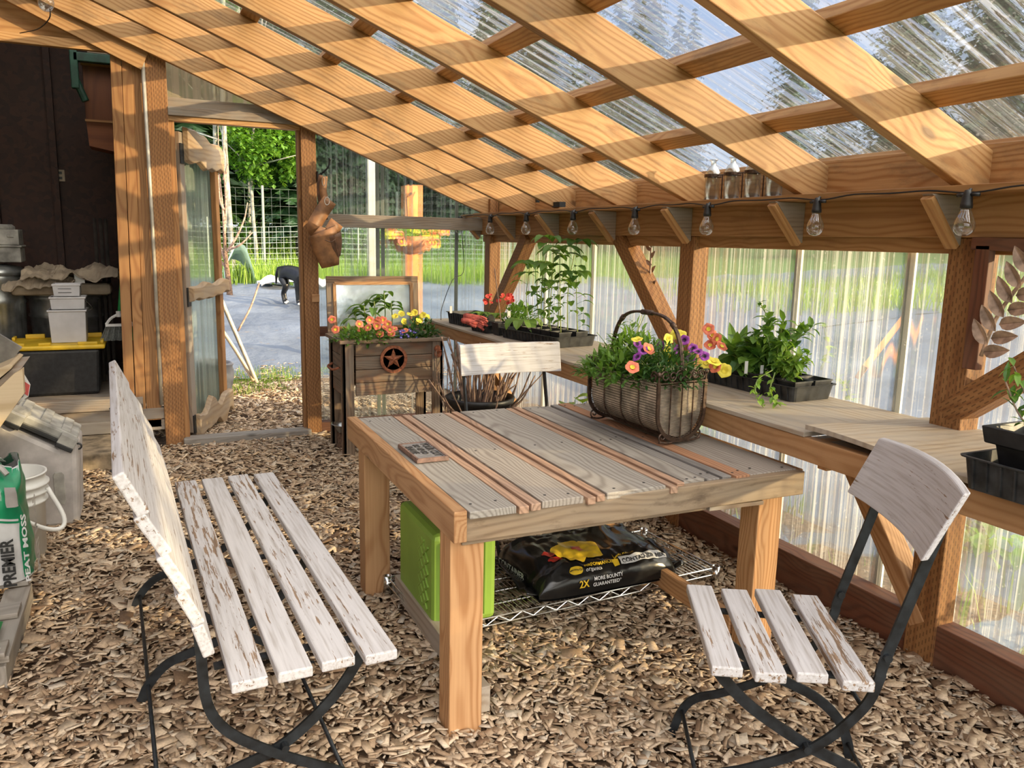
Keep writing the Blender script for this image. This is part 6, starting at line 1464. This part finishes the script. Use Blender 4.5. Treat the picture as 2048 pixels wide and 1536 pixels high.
def birch(label, x, y, h, seed, r=.10, lean=.3, leaves=900, crown=(1.3, 1.3, 2.2), cz_=None):
    rr = random.Random(seed); z = tz(x, y); t = thing('birch_tree', label, 'tree', (x, y, z), 'pale trunked trees at the forest edge'); m = MB(); top = V((x+lean, y, z+h))
    pts = curve([V((x, y, z-.1)), V((x+rr.uniform(-.1, .1), y, z+h*.35)), V((x+lean*.6, y, z+h*.7)), top], 5); m.tube(pts, [r*(1-.7*i/len(pts)) for i in range(len(pts))], 9)
    for k in range(9):
        q = pts[rr.randrange(4, len(pts)-1)]; m.tube([q, q+V((rr.uniform(-1, 1), rr.uniform(-1, 1), rr.uniform(.2, .8)))*1.1], [.03, .008], 5)
    m.build('trunk', 'birch', t, smooth=True)
    if leaves:
        m = MB(); m.fixn = False; cc = V((x+lean*.7, y, z+(cz_ or h*.72)))
        for k in range(leaves):
            while 1:
                p = V((rr.uniform(-1, 1), rr.uniform(-1, 1), rr.uniform(-1, 1)))
                if p.length < 1 and noise.noise(p*2.3+V((seed, 0, 0))) > -.12: break
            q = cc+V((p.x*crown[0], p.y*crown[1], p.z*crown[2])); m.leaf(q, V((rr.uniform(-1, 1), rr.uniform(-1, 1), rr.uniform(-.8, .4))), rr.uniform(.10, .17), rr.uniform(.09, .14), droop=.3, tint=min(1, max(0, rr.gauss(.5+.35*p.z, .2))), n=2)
        m.build('leaves', 'aspen', t)
birch('leafy birch with bright green crown standing in the middle of the doorway view', 2.55, 20.6, 6.5, 1, leaves=3800, crown=(1.0, 1.0, 1.15), cz_=2.95, r=.05, lean=.35)
for i, (px, yy, r_) in enumerate(((432, 21, .055), (463, 20, .07), (497, 24, .055), (560, 25, .045))):
    A = at(px, 470, 'y', yy); birch(['leftmost thin birch trunk seen through the doorway', 'thick mottled birch trunk left of the leafy birch', 'slender birch trunk right behind the leafy birch', 'rightmost faint birch trunk between the spruces'][i], A.x, yy, 10, 20+i, r=r_, lean=rr.uniform(-.2, .2), leaves=260, crown=(1.6, 1.6, 1.6), cz_=8)
def shrub(name, label, c, ext, n, seed, mt='aspen', L_=.14, w=.07, group=None):
    t = thing(name, label, 'shrub', c, group); m = MB(); m.fixn = False; rr = random.Random(seed)
    for k in range(n):
        while 1:
            p = V((rr.uniform(-1, 1), rr.uniform(-1, 1), rr.uniform(0, 1)))
            if p.length < 1: break
        m.leaf(V(c)+V((p.x*ext[0], p.y*ext[1], p.z*ext[2])), rvec(1), L_*rr.uniform(.6, 1.2), w, tint=rr.random(), n=2)
    m.build('leaves', mt, t); m = MB()
    for k in range(5): m.tube([V(c), V(c)+V((rr.uniform(-1, 1)*ext[0]*.5, rr.uniform(-1, 1)*ext[1]*.5, ext[2]*.8))], [.03, .008], 5)
    m.build('stems', 'bark', t)
for i, (x, y, e) in enumerate(((3.0, 22.5, 1.1), (5.6, 22.8, 1.0), (7.2, 22, .9), (1.6, 23, 1.2), (9, 23, 1.2))):
    shrub('undergrowth_shrub', ['light green bush left of the thick birch trunk', 'green bush under the spruces right of the leafy birch', 'low green bush at the right end of the doorway view', 'leftmost green bush behind the net fence', 'green bush seen through the end wall sheet'][i], (x, y, tz(x, y)), (e, .8, e), 700, 60+i, group='bushes behind the net fence')
# net fences
t = thing('electric_net_fence', 'low white electric net fence with a white post across the grass', 'fence', (4.2, 17.3, tz(4, 17.3)))
def fz(x, y): return tz(x, y)
def netm(x0, x1, yf, h, nh, step, r, sag=.06):
    m = MB(); m.fixn = False; n = int((x1-x0)/step)
    def q(x, k):
        y = yf(x); ph = (x*0.31) % 1; s = sag*math.sin(math.pi*ph); return V((x, y, fz(x, y)+.03+(h-s)*k/nh))
    for k in range(nh+1): m.tube([q(x0+(x1-x0)*i/n, k) for i in range(n+1)], r, 3, cap=False)
    for i in range(n+1): m.tube([q(x0+(x1-x0)*i/n, 0), q(x0+(x1-x0)*i/n, nh)], r, 3, cap=False)
    return m
netm(.6, 9.0, lambda x: 17.0+.15*x, 1.02, 9, .15, .0030).build('net', 'net', t)
for x in (1.2, 4.33, 7.5):
    m = MB(); y = 17.0+.15*x; m.tube([(x, y, fz(x, y)-.1), (x, y, fz(x, y)+1.18)], .014, 6); m.build('fence_post', 'net', t)
t = thing('wire_fence', 'tall dark wire mesh fence standing behind the white net fence', 'fence', (5, 19.5, tz(5, 19.5)))
netm(.6, 10, lambda x: 19.4+.1*x, 1.75, 9, .2, .0024, 0).build('wire_mesh', 'fencewire', t)
for x in (2.6, 5.9, 9.2): m = MB(); y = 19.4+.1*x; m.tube([(x, y, fz(x, y)-.1), (x, y, fz(x, y)+1.85)], .03, 6); m.build('fence_post', 'fencewire', t)
# dog
t = thing('dog', 'black dog with white toes sniffing the ground outside the doorway', 'dog', tuple(at(590, 600, 'y', 13.3)))
g0 = at(585, 600, 'y', 13.3); gz = tzn(g0.x, 13.3)
def dg(x, y, z): return (g0.x+x*.62-.02, 13.3+y*1.7, gz+z*1.04)
J = {'pel': (dg(-.13, .12, .54), .115), 'mid': (dg(.02, .02, .50), .13), 'ch': (dg(.17, -.10, .49), .145), 'nk': (dg(.28, -.19, .44), .095), 'nk2': (dg(.33, -.25, .30), .075), 'hd': (dg(.34, -.28, .17), .078), 'mz': (dg(.33, -.32, .07), .045), 'nose': (dg(.325, -.34, .035), .030),
     'h1': (dg(-.18, .06, .38), .085), 'h2': (dg(-.12, .00, .27), .055), 'h3': (dg(-.19, .05, .15), .033), 'h4': (dg(-.17, .03, .03), .030), 'h5': (dg(-.15, -.02, .015), .030),
     'k1': (dg(-.10, .18, .38), .085), 'k2': (dg(-.04, .12, .27), .055), 'k3': (dg(-.10, .17, .15), .033), 'k4': (dg(-.08, .15, .03), .030), 'k5': (dg(-.06, .11, .015), .030),
     'f1': (dg(.10, -.16, .36), .062), 'f2': (dg(.09, -.16, .20), .038), 'f3': (dg(.09, -.17, .04), .030), 'f4': (dg(.10, -.21, .015), .030),
     'g1': (dg(.24, -.06, .36), .062), 'g2': (dg(.23, -.06, .20), .038), 'g3': (dg(.23, -.07, .04), .030), 'g4': (dg(.24, -.11, .015), .030),
     't1': (dg(-.22, .18, .53), .035), 't2': (dg(-.27, .22, .42), .026), 't3': (dg(-.28, .23, .28), .014),
     'e1': (dg(.27, -.28, .21), .030), 'e2': (dg(.245, -.30, .13), .022), 'e3': (dg(.41, -.25, .21), .030), 'e4': (dg(.43, -.26, .13), .022)}
E_ = [('pel', 'mid'), ('mid', 'ch'), ('ch', 'nk'), ('nk', 'nk2'), ('nk2', 'hd'), ('hd', 'mz'), ('mz', 'nose'), ('pel', 'h1'), ('h1', 'h2'), ('h2', 'h3'), ('h3', 'h4'), ('h4', 'h5'), ('pel', 'k1'), ('k1', 'k2'), ('k2', 'k3'), ('k3', 'k4'), ('k4', 'k5'),
      ('ch', 'f1'), ('f1', 'f2'), ('f2', 'f3'), ('f3', 'f4'), ('ch', 'g1'), ('g1', 'g2'), ('g2', 'g3'), ('g3', 'g4'), ('pel', 't1'), ('t1', 't2'), ('t2', 't3'), ('hd', 'e1'), ('e1', 'e2'), ('hd', 'e3'), ('e3', 'e4')]
ks = list(J); me = bpy.data.meshes.new('dog_body'); me.from_pydata([J[k][0] for k in ks], [(ks.index(a), ks.index(b)) for a, b in E_], []); me.materials.append(M['dog'])
o = bpy.data.objects.new('dog_body', me); COL.objects.link(o); o.parent = t; o.location = -t.location
sk = o.modifiers.new('skin', 'SKIN'); sk.use_smooth_shade = True
for i, k in enumerate(ks): me.skin_vertices[0].data[i].radius = (J[k][1], J[k][1]); me.skin_vertices[0].data[i].use_root = (k == 'pel')
sb = o.modifiers.new('sub', 'SUBSURF'); sb.levels = sb.render_levels = 2
for k in ('h5', 'f4', 'g4', 'k5'): m = MB(); m.blob(J[k][0], .026, sc=(1, 1, .7), n=8, m=6); m.build('white_toe', 'whitepetal', t, smooth=True)
for dx in (-.035, .035): m = MB(); m.blob(V(J['hd'][0])+V((dx, -.066, -.02)), .010, n=8, m=6); m.build('eye', 'leatherdark', t, smooth=True)
# young tree outside
sx = at(462, 620, 'y', 14.2); t = thing('young_tree', 'bare young fruit tree with thin brown trunk outside the doorway', 'tree', (sx.x, 14.2, tz(sx.x, 14.2)))
m = MB(); tr_ = [at(462, 632, 'y', 14.2), at(459, 580, 'y', 14.2), at(452, 520, 'y', 14.2), at(449, 470, 'y', 14.2)]
m.tube(curve(tr_, 4), [.062-.003*i for i in range(13)], 7); m.build('trunk', 'bark', t, smooth=True)
def br(*ps): m = MB(); pts = curve([at(x, y, 'y', 14.2+d) for x, y, d in ps], 4); m.tube(pts, [.026*(1-.75*i/len(pts)) for i in range(len(pts))], 5); m.build('branch', 'twig', t, smooth=True)
br((450, 485, 0), (446, 420, 0), (438, 340, .1), (436, 250, .1)); br((449, 475, 0), (452, 400, 0), (447, 320, 0), (449, 245, 0)); br((452, 505, 0), (470, 480, -.1), (488, 440, -.1), (495, 405, -.1)); br((454, 500, 0), (480, 490, -.2), (505, 465, -.2)); br((450, 520, 0), (436, 480, .1), (430, 470, .1))
br((448, 420, 0), (440, 400, 0), (436, 350, 0)); br((447, 360, 0), (455, 330, 0), (450, 290, 0)); br((436, 250, .1), (425, 235, .1), (418, 220, .1)); br((456, 540, 0), (436, 515, .1), (430, 500, .1))
# sticks, pots, tarps
for i, ((a, b), mt_, r_) in enumerate(((((434, 580), (514, 766)), 'conduit', .020), (((430, 640), (508, 762)), 'palewood', .018), (((518, 567), (476, 662)), 'twig', .010))):
    lab = ['grey wooden stake leaning toward the door path', 'yellowish wooden stake leaning beside the grey one', 'thin bent twig crossing above the two stakes'][i]
    t = thing('leaning_stake', lab, 'stake', tuple(at(*b, 'y', 8.0))); m = MB(); A = at(*a, 'y', 7.9+.3*i); B_ = at(*b, 'y', 7.7 if i < 2 else 8.3)
    m.tube(curve([A, (A+B_)/2+V((.01*i, 0, 0)), B_], 4), r_, 7); m.build('stake', mt_, t, smooth=True)
t = thing('plastic_pot', 'large grey nursery pot leaning behind the open door', 'pot', (.66, 7.25, 0))
m = MB(); c = at(440, 762, 'y', 7.2); m.lathe([(0, 0), (.13, 0), (.15, .02), (.185, .20), (.19, .30), (.17, .36), (.18, .38), (.16, .39), (.14, .35), (.155, .2), (0, .05)], (c.x-.10, 7.2, 0.0), 28, mt=Matrix.Rotation(R(6), 3, 'Y')); m.build('pot', 'greypot', t, smooth=True)
t = tag(patch('tarp', 1.2, 2.15, 15.9, 17.2, .06, 'tarp', dz=.03, rough=.5, kind=None) if False else MB().grid(lambda u, v: (1.35+.55*u, 15.6+1.0*v, tz(0, 16)+.75*math.sin(math.pi*u)**.7*(1-.4*v)+.08*noise.noise(V((u*5, v*5, 0)))), 16, 12).build('tarp', 'tarp', smooth=True), 'pale turquoise crumpled tarp heap at the left of the doorway view', 'tarp')
t = tag(MB().grid(lambda u, v: (1.9+1.3*u, 14.8+.8*v, tzn(2, 15)+.06+.10*noise.fractal(V((u*3, v*3, 5)), .6, 2, 3)+.06*math.sin(math.pi*u)), 20, 10).build('white_sheet', 'whiteplastic', smooth=True), 'white crumpled sheet on the ground by the tarp heap', 'sheet')
t = tag(MB().tube(curve([(1.95, 9.6, tz(0, 9.6)+.04), (2.15, 9.25, tz(0, 9.3)+.06), (2.5, 9.3, .1), (2.9, 9.5, .1)], 5), .022, 7).build('hose', 'dirtyjug', smooth=True), 'grey hose curving on the ground right of the path', 'hose')
# hanging basket on a post beyond the end wall
t = thing('hanging_basket', 'blurred orange flowered basket hanging on a reddish post beyond the end wall', 'flower basket', tuple(at(820, 480, 'y', 8.6)))
m = MB(); A = at(820, 372, 'y', 8.8); m.box((A.x-.075, 8.75, 0), (A.x+.075, 8.9, A.z)); m.build('post', 'outwood', t, bevel=.004)
m = MB(); c = at(818, 478, 'y', 8.5); m.lathe([(0, -.17), (.12, -.15), (.22, -.06), (.27, .03), (.25, .03), (0, .0)], c, 24); m.build('basket', 'terracotta', t, smooth=True)
m = MB(); m.fixn = False; foliage(m, c, (.36, .3, .18), 420, .09, .04, 90); m.build('foliage', 'leaflime', t)
m = MB(); m.tube([c+V((0, 0, .03)), c+V((0, .1, .45))], .006, 5); m.tube([c+V((0, .05, .45)), V((A.x, 8.75, c.z+.5))], .012, 6); m.build('bracket', 'iron', t)
for k in range(34):
    p = c+V((rnd.uniform(-.33, .33), rnd.uniform(-.3, 0), rnd.uniform(-.06, .16))); flower('flower', t, p, face(p), .045, 'coral' if k % 2 else 'yellowpetal', 'yellowpetal')
t = thing('white_post', 'pale post outside seen faintly through the end wall', 'post', tuple(at(743, 600, 'y', 7.2))); A = at(743, 400, 'y', 7.2); m = MB(); m.box((A.x-.035, 7.2, 0), (A.x+.035, 7.26, 2.3)); m.build('post', 'whitepost', t)
# plants and pots along the outside of the side wall
for i, (x, y, z) in enumerate(((3.3, 4.6, 0), (3.1, 1.25, 0), (3.6, 2.4, 0))):
    shrub('weed_clump', ['green weed clump outside near the corner of the side wall', 'green leafy weed outside the pane at the right edge', 'small green weeds outside below the shelf'][i], (x, y, 0), (.22, .22, .35), 60, 80+i, mt='leaflime', L_=.12, w=.08, group='weeds outside the side wall')
t = thing('squash_leaves', 'bright green lobed leaves poking up outside beyond the table end', 'plant', (2.65, 3.9, 0)); m = MB(); m.fixn = False
for px, py in ((1150, 800), (1165, 806), (1137, 812), (1158, 815)): A = at(px, py, 'x', 2.36); m.tube([A-V((0, 0, .25)), A], .003, 4); m.leaf(A, (rnd.uniform(-.8, .8), -.4, .5), .11, .11, droop=.8, tint=.8, n=5)
m.build('leaves', 'leaflime', t)
t = thing('leaning_board', 'orange board leaning outside against the ground cloth', 'board', (4.0, 3.0, 0)); m = MB(); m.beam(at(1722, 745, 'x', 3.6), at(1800, 645, 'x', 4.3), .09, .03, up=(1, 0, 0)); m.build('board', 'outwood', t)
# unseen shrubs added toward the low evening sun to break up its light
for i, (o_, r_, h) in enumerate(((-7.2, 1.7, 4.3), (-4.3, 1.5, 4.15), (-1.5, 1.25, 4.25), (1.15, 1.2, 4.0), (3.9, 1.35, 4.2), (7.0, 1.7, 4.4))):
    x, y = 14.9+.61*o_, -7.4+.79*o_
    shrub('sun_block_shrub', 'unseen green shrub added to break up low sun, number %s in the row' % ['one', 'two', 'three', 'four', 'five', 'six'][i], (x, y, 0), (r_, r_, h), 5600, 100+i, L_=.30, w=.17, group='added shrubs blocking the low sun')
